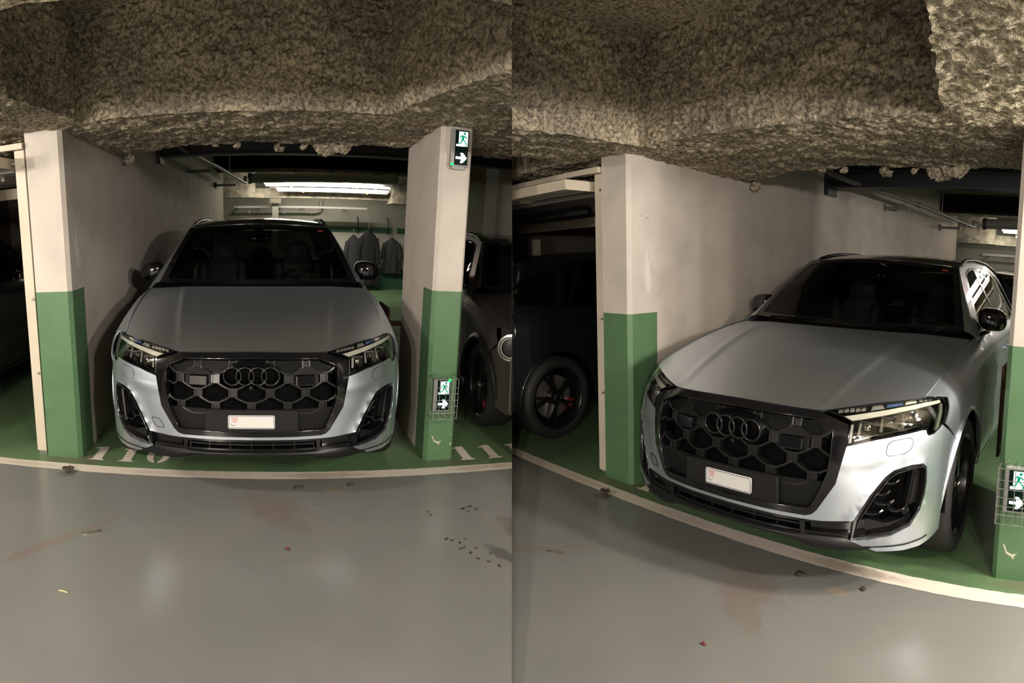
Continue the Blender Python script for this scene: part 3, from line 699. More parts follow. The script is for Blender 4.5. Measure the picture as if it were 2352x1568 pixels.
def wire_cage(loc, label):
    t = thing('wire_guard', label, 'wire cage', loc)
    x0, x1, z0, z1, d = -0.088, 0.090, -0.138, 0.150, -0.125
    w = lambda p, r=0.0022: MB().tube(p, r, 6)
    w([(x0, d, z0), (x1, d, z0), (x1, d, z1), (x0, d, z1)], 0.0028).build('front_frame', 'wire', t, 50)
    MB().tube([(x0, d, z0), (x0, d, z1)], 0.0028, 6).build('front_frame', 'wire', t, 50)
    for x in (x0, x1):
        for z in (z0, z1): w([(x, d, z), (x, 0, z)], 0.0028).build('side_wire', 'wire', t, 50)
        for z in (-0.05, 0.04): w([(x, d, z), (x, 0, z)]).build('side_wire', 'wire', t, 50)
        w([(x, 0, z0), (x, 0, z1)]).build('back_frame', 'wire', t, 50)
        w([(x, d / 2, z0), (x, d / 2, z1)]).build('side_wire', 'wire', t, 50)
    for z in (-0.09, -0.045, 0.0, 0.045, 0.09): w([(x0, d, z), (x1, d, z)]).build('front_wire', 'wire', t, 50)
    for x in (-0.045, 0.0, 0.045):
        w([(x, d, z0), (x, d, z1)]).build('front_wire', 'wire', t, 50)
        for z in (z0, z1): w([(x, d, z), (x, 0, z)]).build('side_wire', 'wire', t, 50)
    for x in (x0 + 0.01, x1 - 0.02):
        w([(x, 0, z1), (x + 0.012, -0.03, z1 + 0.02), (x + 0.02, -0.05, z1 + 0.004), (x + 0.03, -0.03, z1 + 0.016)]).build('hook', 'wire', t, 50)
    MB().tube([(x0 - 0.004, 0, z0), (x1, 0, z0)], 0.0025, 6).build('back_frame', 'wire', t, 50)
    return t

def build_debris(k):
    rnd = random.Random(4)
    def scrap(x, y, r, name, m, label, cat, sq=0.5, h=0.012, ang=0):
        mb = MB().ball((0, 0, h), r, r * sq, h, 12, 8); P = np.array(mb.v)
        P = P + np.stack([vnoise(P * 60 + x * 13 + i * 7) for i in range(3)], 1) * r * 0.35; P[:, 2] -= P[:, 2].min(); mb.v = [tuple(p) for p in P]
        o = mb.build(name, m, None, 70); o.location = (x, y, 0.0); o.rotation_euler = (0, 0, ang); tag(o, label + ', ' + HALF, cat); return o
    scrap(-1.562, 0.075, 0.045, 'dead_leaf', 'leaf_brown', 'crumpled dark leaf lying on the cream line by left pillar', 'leaf', 0.6, 0.012)
    scrap(0.02, -0.05, 0.028, 'twig_scrap', 'leaf_brown', 'dark twig scrap on grey floor before the SUV', 'debris', 0.3, 0.008, 0.3)
    scrap(0.357, -0.016, 0.016, 'pebble', 'leaf_brown', 'small dark pebble on grey floor right of the twig', 'pebble', 0.7, 0.010)
    scrap(-0.068, -0.763, 0.013, 'red_chip', 'chip_red', 'small dark red chip on grey floor', 'debris', 0.5, 0.005, 0.1)
    mbit = thing('metal_strip', 'thin bent metal strip lying on stained grey floor, ' + HALF, 'debris', (-1.139, -0.694, 0.004), 0.55)
    MB().tube([(-0.05, 0, 0), (-0.01, 0.004, 0.003), (0.02, -0.002, 0.002), (0.05, 0.006, 0.004)], 0.0045, 6).build('strip', 'metal_bit', mbit, 50)
    MB().tube([(-0.058, 0, 0), (-0.035, 0.002, 0.002)], 0.0055, 6).build('tip', 'chrome', mbit, 50)
    if k == 'A':
        s = MB().tube([(-0.024, 0, 0.004), (0.0, 0.002, 0.005), (0.024, 0, 0.004)], 0.0035, 6).build('straw', 'straw', None, 50); s.location = (-1.11, -1.245, 0); s.rotation_euler = (0, 0, -0.15)
        tag(s, 'short pale straw lying on the grey floor', 'straw')
        i = 0
        for (x, y, r) in ((0.80, -0.74, .016), (0.825, -0.76, .012), (0.86, -0.79, .012), (0.87, -0.84, .010), (0.845, -0.85, .012), (0.885, -0.90, .014), (0.93, -0.86, .010), (0.905, -0.96, .014), (0.95, -1.0, .012), (0.985, -0.93, .010), (0.99, -1.05, .014), (0.90, -0.76, .008), (1.0, -0.42, .02), (1.05, -0.40, .018), (1.08, -0.44, .014), (1.02, -0.46, .012), (0.78, -0.42, .010), (0.785, -0.46, .012)):
            i += 1
            mb = MB().ball((0, 0, 0.002), r, r * 0.6, 0.0025, 9, 6); o = mb.build('floor_grit', 'leaf_brown', None, 70); o.location = (x, y, 0.0005); o.rotation_euler = (0, 0, rnd.uniform(0, 3))
            tag(o, 'dark flake of grit in the scatter on grey floor at the right edge', 'grit', 'grit flakes on the aisle floor')

def build_coats(k):
    def coat(x, ztop, zlow, w, m, label, y=11.90):
        t = thing('hanging_coat', label + ', ' + HALF, 'coat', (x, y, 0), 0, 'coats hanging on the far wall ' + HALF)
        H = ztop - zlow
        prof = [(0.0, 0.055), (0.05, 0.07), (0.08, 0.13), (0.12, 0.21), (0.17, 0.235), (0.35, 0.225), (0.6, 0.25), (1.0, 0.29)]
        def fn(u, v):
            a = 2 * math.pi * u; r = pc([p[0] for p in prof], [p[1] for p in prof], v) * w / 0.5
            fold = 1 + 0.16 * math.sin(a * 7 + v * 5) * v + 0.06 * math.sin(a * 3 - v * 9)
            return (r * math.cos(a) * fold + 0.03 * v, -0.10 + 0.085 * math.sin(a) * fold, ztop - H * v)
        MB().grid(fn, 37, 22).build('coat_body', m, t, 60)
        for s in (-1, 1):
            MB().tube([(s * 0.2 * w / .5, -0.1, ztop - 0.16 * H), (s * 0.27 * w / .5, -0.12, ztop - 0.4 * H), (s * 0.29 * w / .5, -0.13, ztop - 0.62 * H)], [0.07, 0.06, 0.05], 10).build('sleeve', m, t, 60)
        MB().tube([(0, -0.1, ztop - 0.01), (0, -0.1, ztop + 0.10), (0, -0.06, ztop + 0.16), (0, 0.0, ztop + 0.15), (0, 11.995 - y, ztop + 0.15)], 0.008, 6).build('hanger_hook', 'bolt_metal', t, 50)
        MB().tube([(-0.2 * w / .5, -0.1, ztop - 0.12 * H), (0, -0.1, ztop + 0.0), (0.2 * w / .5, -0.1, ztop - 0.12 * H)], 0.012, 6).build('hanger', 'chrome', t, 50)
    coat(1.93, 1.42, 0.35, 0.36, 'cloth_grey', 'dark grey coat on a hanger behind the wing mirror')
    coat(2.28, 1.58, 0.15, 0.46, 'cloth_black', 'black hooded coat hanging between two others', 11.62)
    coat(2.95, 1.38, 0.45, 0.42, 'cloth_grey', 'grey coat hanging rightmost on the green striped wall')
    for x in (2.05, 2.85):
        h = MB().tube([(x - 0.02, 11.99, 1.86), (x - 0.02, 11.93, 1.88), (x, 11.92, 1.80), (x, 11.95, 1.45)], 0.012, 6).build('wall_hook', 'steel_dark', None, 50)
        tag(h, ('left' if x < 2.5 else 'right') + ' dark hook and strap on the far wall above the coats, ' + HALF, 'hook')
# ---------------------------------------------------------------- the silver SUV (own axes: x across, y backwards, z up)
PXs = [0, .2, .4, .5, .6, .7, .8, .87, .92, .955, .975, .985, .987, .9871]
PGs = [0, .008, .035, .06, .095, .15, .225, .30, .375, .46, .54, .64, .76, 1.4]
ZZs = [.1, .2, .3, .44, .55, .7, .8, .87, .93, .98, 1.03, 1.1]; ZYs = [.07, .02, .002, 0, 0, .012, .03, .05, .085, .13, .19, .3]
WZs = [.1, .25, .35, .6, .75, .85, .95, 1.0, 1.05]; WWs = [.96, .985, .995, 1, 1, .99, .962, .94, .9]
SLs = [0.0]
for i in range(1, len(PXs)): SLs.append(SLs[-1] + math.hypot(PXs[i] - PXs[i - 1], PGs[i] - PGs[i - 1]))
def Fs(s, z, d=0.0):
    """Front fascia: s runs around the nose from the centre line, d is a step inwards."""
    a = abs(s); sg = 1 if s >= 0 else -1
    x = pc(SLs, PXs, a); g = pc(SLs, PGs, a); X = x * pc(WZs, WWs, z); Y = g + pc(ZZs, ZYs, z)
    if d:
        e = 0.004; dx = pc(SLs, PXs, a + e) - pc(SLs, PXs, max(a - e, 0)); dy = pc(SLs, PGs, a + e) - pc(SLs, PGs, max(a - e, 0)); l = math.hypot(dx, dy) or 1
        X -= dy / l * d; Y += dx / l * d
    return np.array((sg * X, Y, z))
WY, WR, AR, WZc = 0.92, 0.385, 0.44, 0.385       # front wheel place, tyre and arch radius
WY2 = 3.915
def flank_x(y, z):
    xs = pc([0, .008, .035, .06, .095, .15, .225, .30, .375, .46, .54, .64, .76, 1.4, 4.1, 4.6, 5.0], [0, .2, .4, .5, .6, .7, .8, .87, .92, .955, .975, .985, .987, .987, .985, .965, .90], y - 0.03)
    zt = pc([.467, .7, .9, 1.1, 1.3, 1.5, 1.7, 3.0, 4.2, 5.0], [.98, 1.038, 1.083, 1.122, 1.152, 1.167, 1.17, 1.175, 1.20, 1.20], y)
    xe = pc([.467, .9, 1.3, 1.5, 1.75, 4.0, 5.0], [.837, .872, .872, .868, .895, .89, .80], y)
    d = max(zt - z, 0); r = max(1 - d / 0.2, 0) ** 3.2
    x = xs - max(xs - xe, 0) * r
    if z < .5: x -= (.5 - z) * .13
    x -= 0.012 * math.exp(-((z - .66) / .12) ** 2) * (1 if 1.5 < y < 3.4 else 0)
    return x
def arc(cy, a0, a1, n=14, r=AR): return [(cy + r * math.cos(math.radians(a0 + (a1 - a0) * i / (n - 1))), WZc + r * math.sin(math.radians(a0 + (a1 - a0) * i / (n - 1)))) for i in range(n)]
glass_x = lambda y, z: .905 - (z - 1.15) * .58 - max(0, y - 3.4) ** 2 * .06

def mirror_pair(name, m, root, outline, fn, **kw):
    """Same panel left and right of the car, each its own part."""
    sm = kw.pop('smooth', 35); out = []
    for sg in (-1, 1):
        mb = panel(outline, lambda a, b: np.array(fn(a, b)) * np.array((sg, 1, 1)), **kw); out.append(mb.build(name, m, root, sm))
    return out

def thick_grid(fn, nu, nv, off):
    mb = MB().grid(fn, nu, nv); n = nu * nv; V = list(mb.v); F = list(mb.f)
    mb.v = V + [tuple(np.array(v) + np.array(off)) for v in V]; mb.f = F + [tuple(i + n for i in f[::-1]) for f in F]
    ring = [i * nv for i in range(nu)] + [(nu - 1) * nv + j for j in range(1, nv)] + [i * nv + nv - 1 for i in range(nu - 2, -1, -1)] + [j for j in range(nv - 2, 0, -1)]
    mb.f += [(ring[i], ring[(i + 1) % len(ring)], ring[(i + 1) % len(ring)] + n, ring[i] + n) for i in range(len(ring))]
    return mb

WHEEL = {}
def wheel_meshes():
    if WHEEL: return WHEEL
    R = WR; rr = 0.285
    WHEEL['tyre'] = MB().lathe([(rr, -.125), (rr + .02, -.135), (R - .05, -.14), (R - .015, -.128), (R, -.10), (R, .10), (R - .015, .128), (R - .05, .14), (rr + .02, .135), (rr, .125)], 56).mesh('tyre', 50)
    WHEEL['rim'] = MB().lathe([(rr, -.12), (rr + .004, -.128), (rr - .012, -.122), (rr - .02, -.10), (rr - .03, .10), (rr, .12)], 56).mesh('rim', 50)
    for sg in (-1, 1):
        pts = [(0.05, 0.004 * sg), (0.13, 0.010 * sg), (0.19, 0.028 * sg), (rr - .012, 0.062 * sg)]
        WHEEL['spoke%d' % sg] = MB().strip([(a, b, -.085 - .02 * (1 - a / rr)) for a, b in pts], 0.026, 0.035, (0, 0, -1)).mesh('spoke', 40)
        WHEEL['spoke%d' % sg].materials.append(MATS['rim_black'])
    WHEEL['hub'] = MB().lathe([(0, -.108), (.035, -.108), (.040, -.102), (.07, -.098), (.075, -.06), (.075, 0)], 28).mesh('hub', 40)
    WHEEL['ring'] = MB().tube([(0.036 * math.cos(a), 0.036 * math.sin(a), -.1085) for a in np.linspace(0, 2 * math.pi, 28, endpoint=False)], 0.003, 6, True).mesh('hub_ring', 50)
    em = MB()
    for i in range(4): em.tube([((i - 1.5) * .0115 + .008 * math.cos(a), .008 * math.sin(a), -.1095) for a in np.linspace(0, 2 * math.pi, 16, endpoint=False)], 0.0013, 5, True)
    WHEEL['emblem'] = em.mesh('hub_emblem', 50)
    WHEEL['disc'] = MB().lathe([(.08, -.035), (.205, -.035), (.205, -.005), (.08, -.005)], 44).mesh('brake_disc', 40)
    cal = MB(); P = [(.225 * math.cos(a), .225 * math.sin(a)) for a in np.linspace(-.30, .30, 8)] + [(.16 * math.cos(a), .16 * math.sin(a)) for a in np.linspace(.28, -.28, 8)]
    cal.prism(P, lambda a, b, t: (a, b, -.075 + t), 0.075); WHEEL['caliper'] = cal.mesh('caliper', 30, 0.006)
    for k, m in (('tyre', 'rubber'), ('rim', 'rim_black'), ('hub', 'rim_black'), ('ring', 'chrome'), ('emblem', 'chrome'), ('disc', 'brake_disc'), ('caliper', 'caliper_red')): WHEEL[k].materials.append(MATS[m])
    return WHEEL
def wheel(root, x, y, sg, scale=1.0, caliper=True, cal_ang=20, z=None):
    """A wheel part whose outer face looks towards sg * x."""
    W = wheel_meshes(); M = Matrix.Translation((x, y, WR * scale if z is None else z)) @ Matrix.Rotation(-sg * math.pi / 2, 4, 'Y') @ Matrix.Rotation(math.radians(8), 4, 'Z')
    # local -z of the wheel is its outer face
    M = Matrix.Translation((x, y, WR * scale if z is None else z)) @ (Matrix.Rotation(math.pi / 2, 4, 'Y') if sg < 0 else Matrix.Rotation(-math.pi / 2, 4, 'Y')) @ Matrix.Scale(scale, 4)
    w = inst('wheel', W['tyre'], None, root, M)
    inst('rim', W['rim'], None, w)
    for i in range(10): inst('spoke', W['spoke%d' % (1 if i % 2 else -1)], None, w, Matrix.Rotation(math.radians(72 * (i // 2) + 14), 4, 'Z'))
    inst('hub', W['hub'], None, w); inst('hub_ring', W['ring'], None, w); inst('hub_emblem', W['emblem'], None, w, Matrix.Rotation(math.pi / 2, 4, 'Z'))
    inst('brake_disc', W['disc'], None, w)
    if caliper: inst('brake_caliper', W['caliper'], None, w, Matrix.Rotation(math.radians(cal_ang), 4, 'Z'))
    return w

def build_suv(label, loc, rotz, pt='silver_paint', name='suv', plain=False, roofm='gloss_black', clad=None):
    c = thing(name, label, 'car', loc, rotz)
    # --- bumper
    intake = [(.643, .437), (.715, .557), (.782, .642), (.825, .672), (.92, .688), (.985, .685), (1.01, .665), (1.015, .60), (1.008, .53), (.985, .455), (.93, .385), (.83, .352), (.721, .342), (.632, .335)]
    half = [(0, .424), (.30, .422), (.493, .422), (.60, .430)] + intake[0:13] + [(.632, .339), (.726, .288), (.758, .273), (.9, .258), (1.0, .258), (1.08, .278), (1.14, .305), (1.145, .42), (1.165, .535), (1.225, .637), (1.30, .722), (1.10, .848), (1.04, .812), (1.0, .808), (.985, .836), (.96, .838), (.837, .825), (.723, .810), (.585, .780), (.57, .727), (.546, .609), (.465, .479), (.442, .456), (.413, .447), (0, .447)]
    def bump_fn(s, z):
        p = Fs(s, z)
        # rolled lip around the side intake and a soft crease over the cheek
        if .55 < s < 1.16:
            d = min(math.hypot(s - a, z - b) for a, b in dense(intake, .03)); f = max(0, 1 - d / .07)
            p[1] -= 0.016 * f * f * (1 - max(0, (s - 1.0) / .16)); 
        cz = .70 + .10 * max(0, (s - .58)) ; p[1] -= 0.006 * math.exp(-((z - cz) / .018) ** 2) * (1 if s > .55 and s < 1.1 else 0) * max(0, 1 - abs(s - .7) / .4)
        return p
    if not plain:
        panel(half, bump_fn, 0.022, 0.012, mirror=True, inward=(0, 1, 0)).build('front_bumper', pt, c, 38)
        # blade seam and shut lines
        for sg in (-1, 1):
            m3 = np.array((sg, 1, 1))
            MB().tube([Fs(s, z, -.003) * m3 for s, z in dense([(.70, .302), (.78, .296), (.9, .290), (1.0, .296), (1.06, .312), (1.13, .345)], .02)[:-24]], 0.0022, 5).build('seam', 'deep_black', c)
            MB().tube([Fs(s, z, -.0005) * m3 for s, z in ((1.105, .85), (1.2, .785), (1.298, .724))], 0.0018, 5).build('seam', 'deep_black', c)
    else:
        nose = [(0, .27), (.7, .27), (1.0, .26), (1.14, .30), (1.145, .42), (1.165, .535), (1.225, .637), (1.30, .722), (1.10, .848), (1.12, .966), (.98, .976), (.72, .965), (.55, .943), (.444, .928), (0, .936)]
        panel(nose, Fs, 0.05, 0.012, mirror=True, inward=(0, 1, 0)).build('front_bumper', pt, c, 38)
    # --- hood
    zE = lambda s: pc([0, .2, .444, .55, .72, .98], [.938, .935, .929, .945, .967, .978], s)
    def hood(u, v, sg=None):
        w = abs(u * 2 - 1); sgn = -1 if u < .5 else 1
        s = w / .5 * .444 if w < .5 else .444 + (w - .5) / .5 * (.98 - .444)
        f = Fs(s, zE(s)); xr = w / .5 * .58 if w < .5 else .58 + (w - .5) / .5 * .28
        yr = 1.30 + .19 * (xr / .86) ** 2; zr = 1.192 - .005 * (xr / .58) ** 2 if w < .5 else 1.187 - .02 * ((w - .5) / .5)
        h = 1 - (1 - v) ** (1.9 - .4 * max(0, w - .5) * 2)
        x = f[0] + (xr - f[0]) * v + .018 * 4 * v * (1 - v) * max(0, w - .5) * 2
        z = f[2] + (zr - f[2]) * h
        if w < .5: z += -.010 * math.sin(math.pi * min(1, v * 1.0)) * math.cos(math.pi * w) ** 2 * 1.0
        z += 0.013 * math.exp(-((w - .5) / .03) ** 2) * math.sin(math.pi * min(max(v, 0), 1)) ** .5
        return (sgn * x, f[1] + (yr - f[1]) * v - .0 , z)
    thick_grid(hood, 81, 40, (0, .012, -.014)).build('hood', pt, c, 60)
    # --- fenders and doors
    sidef = lambda y, z: (flank_x(y, z), y, z)
    fend = [(.485, .850), (.60, .962), (.467, .979), (.7, 1.037), (.9, 1.082), (1.1, 1.121), (1.3, 1.151), (1.5, 1.166), (1.545, 1.165), (1.505, 1.02), (1.475, .80), (1.46, .55), (1.46, .29), (1.362, .29)] + arc(WY, -3, 129, 18) + [(.637, .724)]
    mirror_pair('fender', pt, c, fend, sidef, step=.032, thick=.01, inward=(-1, 0, 0))
    fd = [(1.512, 1.02), (1.552, 1.165), (2.0, 1.168), (2.745, 1.172), (2.745, .37), (1.467, .37), (1.467, .55), (1.482, .80)]
    mirror_pair('front_door', pt, c, fd, sidef, step=.045, thick=.01, inward=(-1, 0, 0))
    rd = [(2.752, 1.172), (3.70, 1.185), (3.68, 1.0), (3.56, .78)] + [(3.49, .60), (3.455, .37), (2.752, .37)]
    mirror_pair('rear_door', pt, c, rd, sidef, step=.05, thick=.01, inward=(-1, 0, 0))
    qp = [(3.708, 1.185), (4.2, 1.20), (4.93, 1.19), (4.95, .6), (4.93, .34), (4.36, .34)] + arc(WY2, -5, 160, 16) + [(3.50, .60), (3.57, .78), (3.688, 1.0)]
    mirror_pair('quarter_panel', pt, c, qp, sidef, step=.05, thick=.01, inward=(-1, 0, 0))
    for sg in (-1, 1):
        MB().grid(lambda u, v: (sg * (flank_x(1.36 + 2.1 * u, .37 - .12 * v) + .004 - .05 * v * v), 1.36 + 2.1 * u, .37 - .12 * v), 20, 5).build('sill', pt, c, 50)
        for cy in (WY, WY2):
            a0, a1 = (-2, 182)
            MB().tube([(sg * (flank_x(q, max(z, .3)) + .004), q, z) for q, z in arc(cy, a0, a1, 26, AR + .004)], 0.012 if not clad else 0.04, 6).build('arch_lip', clad or pt, c, 60)
            MB().grid(lambda u, v: (sg * (.975 - .42 * v), cy + (AR + .002) * math.cos(math.pi * u), WZc + (AR + .002) * math.sin(math.pi * u)), 24, 3).build('wheel_liner', 'deep_black', c, 60)
        for (y0, z0) in ((2.45, 1.03), (3.4, 1.045)):
            x = flank_x(y0, z0); h = MB().tube([(sg * (x - .01), y0 - .12, z0), (sg * (x + .028), y0 - .09, z0), (sg * (x + .032), y0 + .06, z0 + .003), (sg * (x - .01), y0 + .10, z0 + .004)], 0.013, 8).build('door_handle', pt, c, 50)
        wheel(c, sg * .845, WY, sg, caliper=True); wheel(c, sg * .845, WY2, sg, caliper=False)
        # mirror
        mr = MB().ball((sg * .945, 1.88, 1.28), .105, .08, .085, 20, 14)
        sq = lambda t, p: math.copysign(abs(t) ** p, t)
        mr.v = [(sg * .945 + sq((x - sg * .945) / .105, .72) * .105, 1.88 + sq((y - 1.88) / .08, .8) * .08 + (.02 if y > 1.88 else 0), 1.28 + sq((z - 1.28) / .085, .75) * .082 - .012 * sg * (x - sg * .945) / .105) for x, y, z in mr.v]
        mo = mr.build('wing_mirror', 'gloss_black', c, 60)
        MB().strip([(sg * .865, 1.87, 1.185), (sg * .92, 1.87, 1.21)], .07, .03, (0, 0, 1)).build('mirror_stalk', 'gloss_black', mo)
        MB().grid(lambda u, v: (sg * (.945 + .078 * (u * 2 - 1)), 1.968, 1.28 + .06 * (v * 2 - 1)), 3, 3).build('mirror_glass', 'chrome', mo)
    # --- greenhouse
    sf = lambda y, z: (glass_x(y, z), y, z)
    frame = [(1.53, 1.16), (1.60, 1.213), (1.86, 1.43), (2.115, 1.637), (2.40, 1.682), (2.9, 1.70), (3.5, 1.685), (4.1, 1.61), (4.45, 1.51), (4.75, 1.30), (4.80, 1.185), (3.0, 1.165)]
    hole = rounded([(1.70, 1.168), (2.24, 1.605), (2.5, 1.645), (2.9, 1.655), (3.5, 1.64), (4.0, 1.565), (4.35, 1.42), (4.47, 1.24), (3.0, 1.172)], .05, 3, (0,))
    mirror_pair('roof_frame', pt, c, frame, sf, step=.05, thick=.012, holes=[hole], inward=(-1, 0, 0))
    wins = [rounded([(1.80, 1.185), (2.29, 1.580), (2.5, 1.622), (2.72, 1.635), (2.72, 1.19)], .03, 3), rounded([(2.785, 1.19), (2.785, 1.636), (3.3, 1.622), (3.60, 1.58), (3.76, 1.21)], .03, 3), rounded([(3.83, 1.225), (3.70, 1.555), (4.02, 1.495), (4.27, 1.38), (4.36, 1.26)], .03, 3)]
    sft = lambda y, z: (glass_x(y, z) - .004, y, z)
    mirror_pair('window_trim', 'gloss_black', c, hole, sft, step=.05, thick=.012, holes=wins, inward=(-1, 0, 0))
    for w in wins: mirror_pair('side_window', 'side_glass', c, w, lambda y, z: (glass_x(y, z) - .008, y, z), step=.08, thick=.004, inward=(-1, 0, 0))
    Wb = lambda u: np.array((.812 * u, 1.37 + .156 * u * u, 1.203 + .010 * u * u)); Wt = lambda u: np.array((.623 * u, 1.985 + .108 * u * u, 1.668 - .031 * u * u))
    def wind(u, v):
        a = u * 2 - 1; p = Wb(a) * (1 - v) + Wt(a) * v; k = math.sin(math.pi * v) * .022; return (p[0], p[1] - k * .6, p[2] + k * .8)
    MB().grid(wind, 33, 17).build('windshield', 'windshield_glass', c, 60)
    # black ceramic border of the windscreen
    bd = MB(); bd.grid(lambda u, v: np.array(wind(u, v * .06)) + np.array((0, -.002, .002)), 33, 2); bd.grid(lambda u, v: np.array(wind(u, .93 + v * .07)) + np.array((0, -.002, .002)), 33, 2)
    for a, b in ((0, .035), (.965, 1)): bd.grid(lambda u, v: np.array(wind(a + (b - a) * u, v)) + np.array((0, -.002, .002)), 2, 17)
    bd.build('windshield_border', 'gloss_black', c, 60)
    MB().grid(lambda u, v: np.array(wind(.47 + .06 * u, .84 + .1 * v)) + np.array((0, .003, -.003)), 4, 4).build('sensor_box', 'matte_black', c)
    MB().grid(lambda u, v: np.array(wind(.905 + .035 * u, .885 + .035 * v)) + np.array((0, -.004, .004)), 3, 3).build('sticker', 'sticker_red', c)
    for sg in (-1, 1):
        MB().grid(lambda u, v: tuple((np.array(wind(1 if sg > 0 else 0, u)) * (1 - v) + np.array((sg * glass_x(0, 1.16 + .477 * u), 1.53 + .585 * u ** .97, 1.16 + .477 * u)) * v) + np.array((0, 0, .012 * math.sin(math.pi * v)))), 16, 5).build('a_pillar', pt, c, 60)
    zed = lambda v: pc([0, .12, .4, .7, 1], [1.637, 1.678, 1.70, 1.67, 1.56], v)
    def roof(u, v):
        a = u * 2 - 1; t = Wt(a); y = t[1] + (4.42 - t[1]) * v; ze = zed(v); hw = glass_x(0, ze)
        return (hw * a, y, ze + .034 * (1 - a * a))
    MB().grid(roof, 25, 24).build('roof', roofm, c, 60)
    for sg in (-1, 1):
        pts = [(sg * .612, 2.24, 1.664), (sg * .60, 2.38, 1.690), (sg * .592, 2.55, 1.708), (sg * .585, 2.95, 1.720), (sg * .585, 3.5, 1.706), (sg * .60, 4.0, 1.648), (sg * .615, 4.12, 1.61)]
        MB().tube(pts, 0.014, 8).build('roof_rail', 'satin_black', c, 60)
    MB().tube([np.array(wind(u, 1.0)) + np.array((0, 0, .002)) for u in np.linspace(.02, .98, 25)], 0.004, 6).build('roof_seam', 'dark_chrome', c, 60)
    # cowl, wipers
    MB().grid(lambda u, v: tuple(np.array(((u * 2 - 1) * (.80 + .012 * v), 1.285 + .19 * ((u * 2 - 1)) ** 2 + .10 * v, 1.178 + .03 * v - .01 * (u * 2 - 1) ** 2))), 25, 3).build('cowl', 'deep_black', c, 60)
    for a, b in ((-.62, .02), (.0, .60)):
        MB().tube([(a, 1.395 + .1 * a * a, 1.222), ((a + b) / 2, 1.40, 1.226), (b, 1.41 + .1 * b * b, 1.222)], .008, 6).build('wiper', 'deep_black', c, 50)
    # --- tail
    tail = lambda u, v: ((u * 2 - 1) * pc([0, .3, .8, 1], [.86, .93, .92, .88], v), 4.98 - .16 * (abs(u * 2 - 1)) ** 5 - .08 * v * v, .30 + .90 * v)
    MB().grid(tail, 17, 10).build('tailgate', pt, c, 50)
    MB().grid(lambda u, v: ((u * 2 - 1) * (.86 - .20 * v), 4.89 - .47 * v, 1.20 + .385 * v), 9, 5).build('rear_window', 'side_glass', c, 50)
    MB().box(-.70, .70, .50, 4.7, .22, .30).build('underbody', 'deep_black', c)
    MB().box(-.80, .80, .30, 1.25, .30, .80).build('engine_block', 'deep_black', c)
    MB().box(-.52, .52, .52, 4.3, .30, .42).build('floor_pan', 'deep_black', c)
    if plain: return c
    # --- interior
    MB().prism([(1.48, 1.02), (1.50, 1.165), (1.62, 1.17), (1.80, 1.12), (1.86, 1.05), (1.86, .8), (1.48, .8)], lambda a, b, t: (-.80 + t, a, b), 1.60).build('dashboard', 'deep_black', c)
    for sx in (-.37, .37):
        st = MB().ball((sx, 2.55, 1.06), .24, .10, .34, 16, 12)
        st.v = [(x, y + (z - .8) * .28 - .05, z) for x, y, z in st.v]; so = st.build('front_seat', 'seat_leather', c, 60)
        MB().ball((sx, 2.66, 1.40), .13, .06, .11, 14, 10).build('headrest', 'seat_leather', so, 60)
        for b in (-.19, .19): MB().ball((sx + b, 2.52, 1.08), .055, .10, .24, 10, 8).build('bolster', 'seat_leather', so, 60)
        MB().box(sx - .25, sx + .25, 2.05, 2.6, .62, .78).build('seat_cushion', 'seat_leather', so, bevel=.04)
    rs = MB().box(-.62, .62, 3.35, 3.55, .7, 1.22).build('rear_seat', 'cloth_black', c, bevel=.05)
    for x in (-.42, 0, .42): MB().ball((x, 3.48, 1.32), .12, .05, .09, 12, 8).build('headrest', 'cloth_black', rs, 60)
    sw = MB().tube([(.37 + .185 * math.cos(a), 2.02 + .06 * math.sin(a), 1.10 + .175 * math.sin(a)) for a in np.linspace(0, 2 * math.pi, 32, endpoint=False)], .016, 8, True).build('steering_wheel', 'matte_black', c, 60)
    MB().ball((.37, 2.0, 1.09), .07, .03, .055, 12, 8).build('wheel_hub', 'matte_black', sw, 60)
    for a in (0.1, math.pi - .1, 1.5 * math.pi): MB().strip([(.37, 2.01, 1.09), (.37 + .18 * math.cos(a), 2.02 + .06 * math.sin(a), 1.10 + .17 * math.sin(a))], .03, .012, (0, -1, .3)).build('wheel_spoke', 'matte_black', sw)
    MB().ball((0, 1.93, 1.545), .11, .02, .035, 14, 8).build('rear_view_mirror', 'gloss_black', c, 60)
    # --- grille
    go = [(0, .939), (.444, .930), (.52, .905), (.588, .882), (.585, .785), (.573, .727), (.549, .609), (.467, .476), (.443, .453), (.413, .444), (0, .444)]
    go = [(0, .936), (.440, .927), (.587, .880)] + go[4:]
    gi = [(0, .905), (.409, .898), (.517, .851), (.515, .732), (.508, .659), (.480, .573), (.437, .488), (.407, .478), (0, .469)]
    mirror = lambda q: [(-a, b) for a, b in q[::-1] if a > 0]
    full = lambda q: q + mirror(q)
    gr = panel(full(go), lambda s, z: Fs(s, z, -.010), 0.03, 0.05, holes=[full(gi)], inward=(0, 1, 0)).build('grille_frame', 'gloss_black', c, 35)
    # thin bright inner bead of the frame
    gin = full(gi); MB().tube([Fs(s, z, -.013) for s, z in dense(gin, .03)], .0042, 6, True).build('frame_bead', 'gloss_black', gr, 60)
    panel(full(gi), lambda s, z: Fs(s, z, .085), 0.06, 0.01, inward=(0, 1, 0)).build('grille_back', 'deep_black', gr, 60)
    lowp = [(0, .604), (.265, .604), (.49, .605), (.478, .573), (.435, .488), (.405, .479), (0, .470)]
    panel(full(lowp), lambda s, z: Fs(s, z, .022), 0.05, 0.01, inward=(0, 1, 0)).build('lower_panel', 'matte_black', gr, 60)
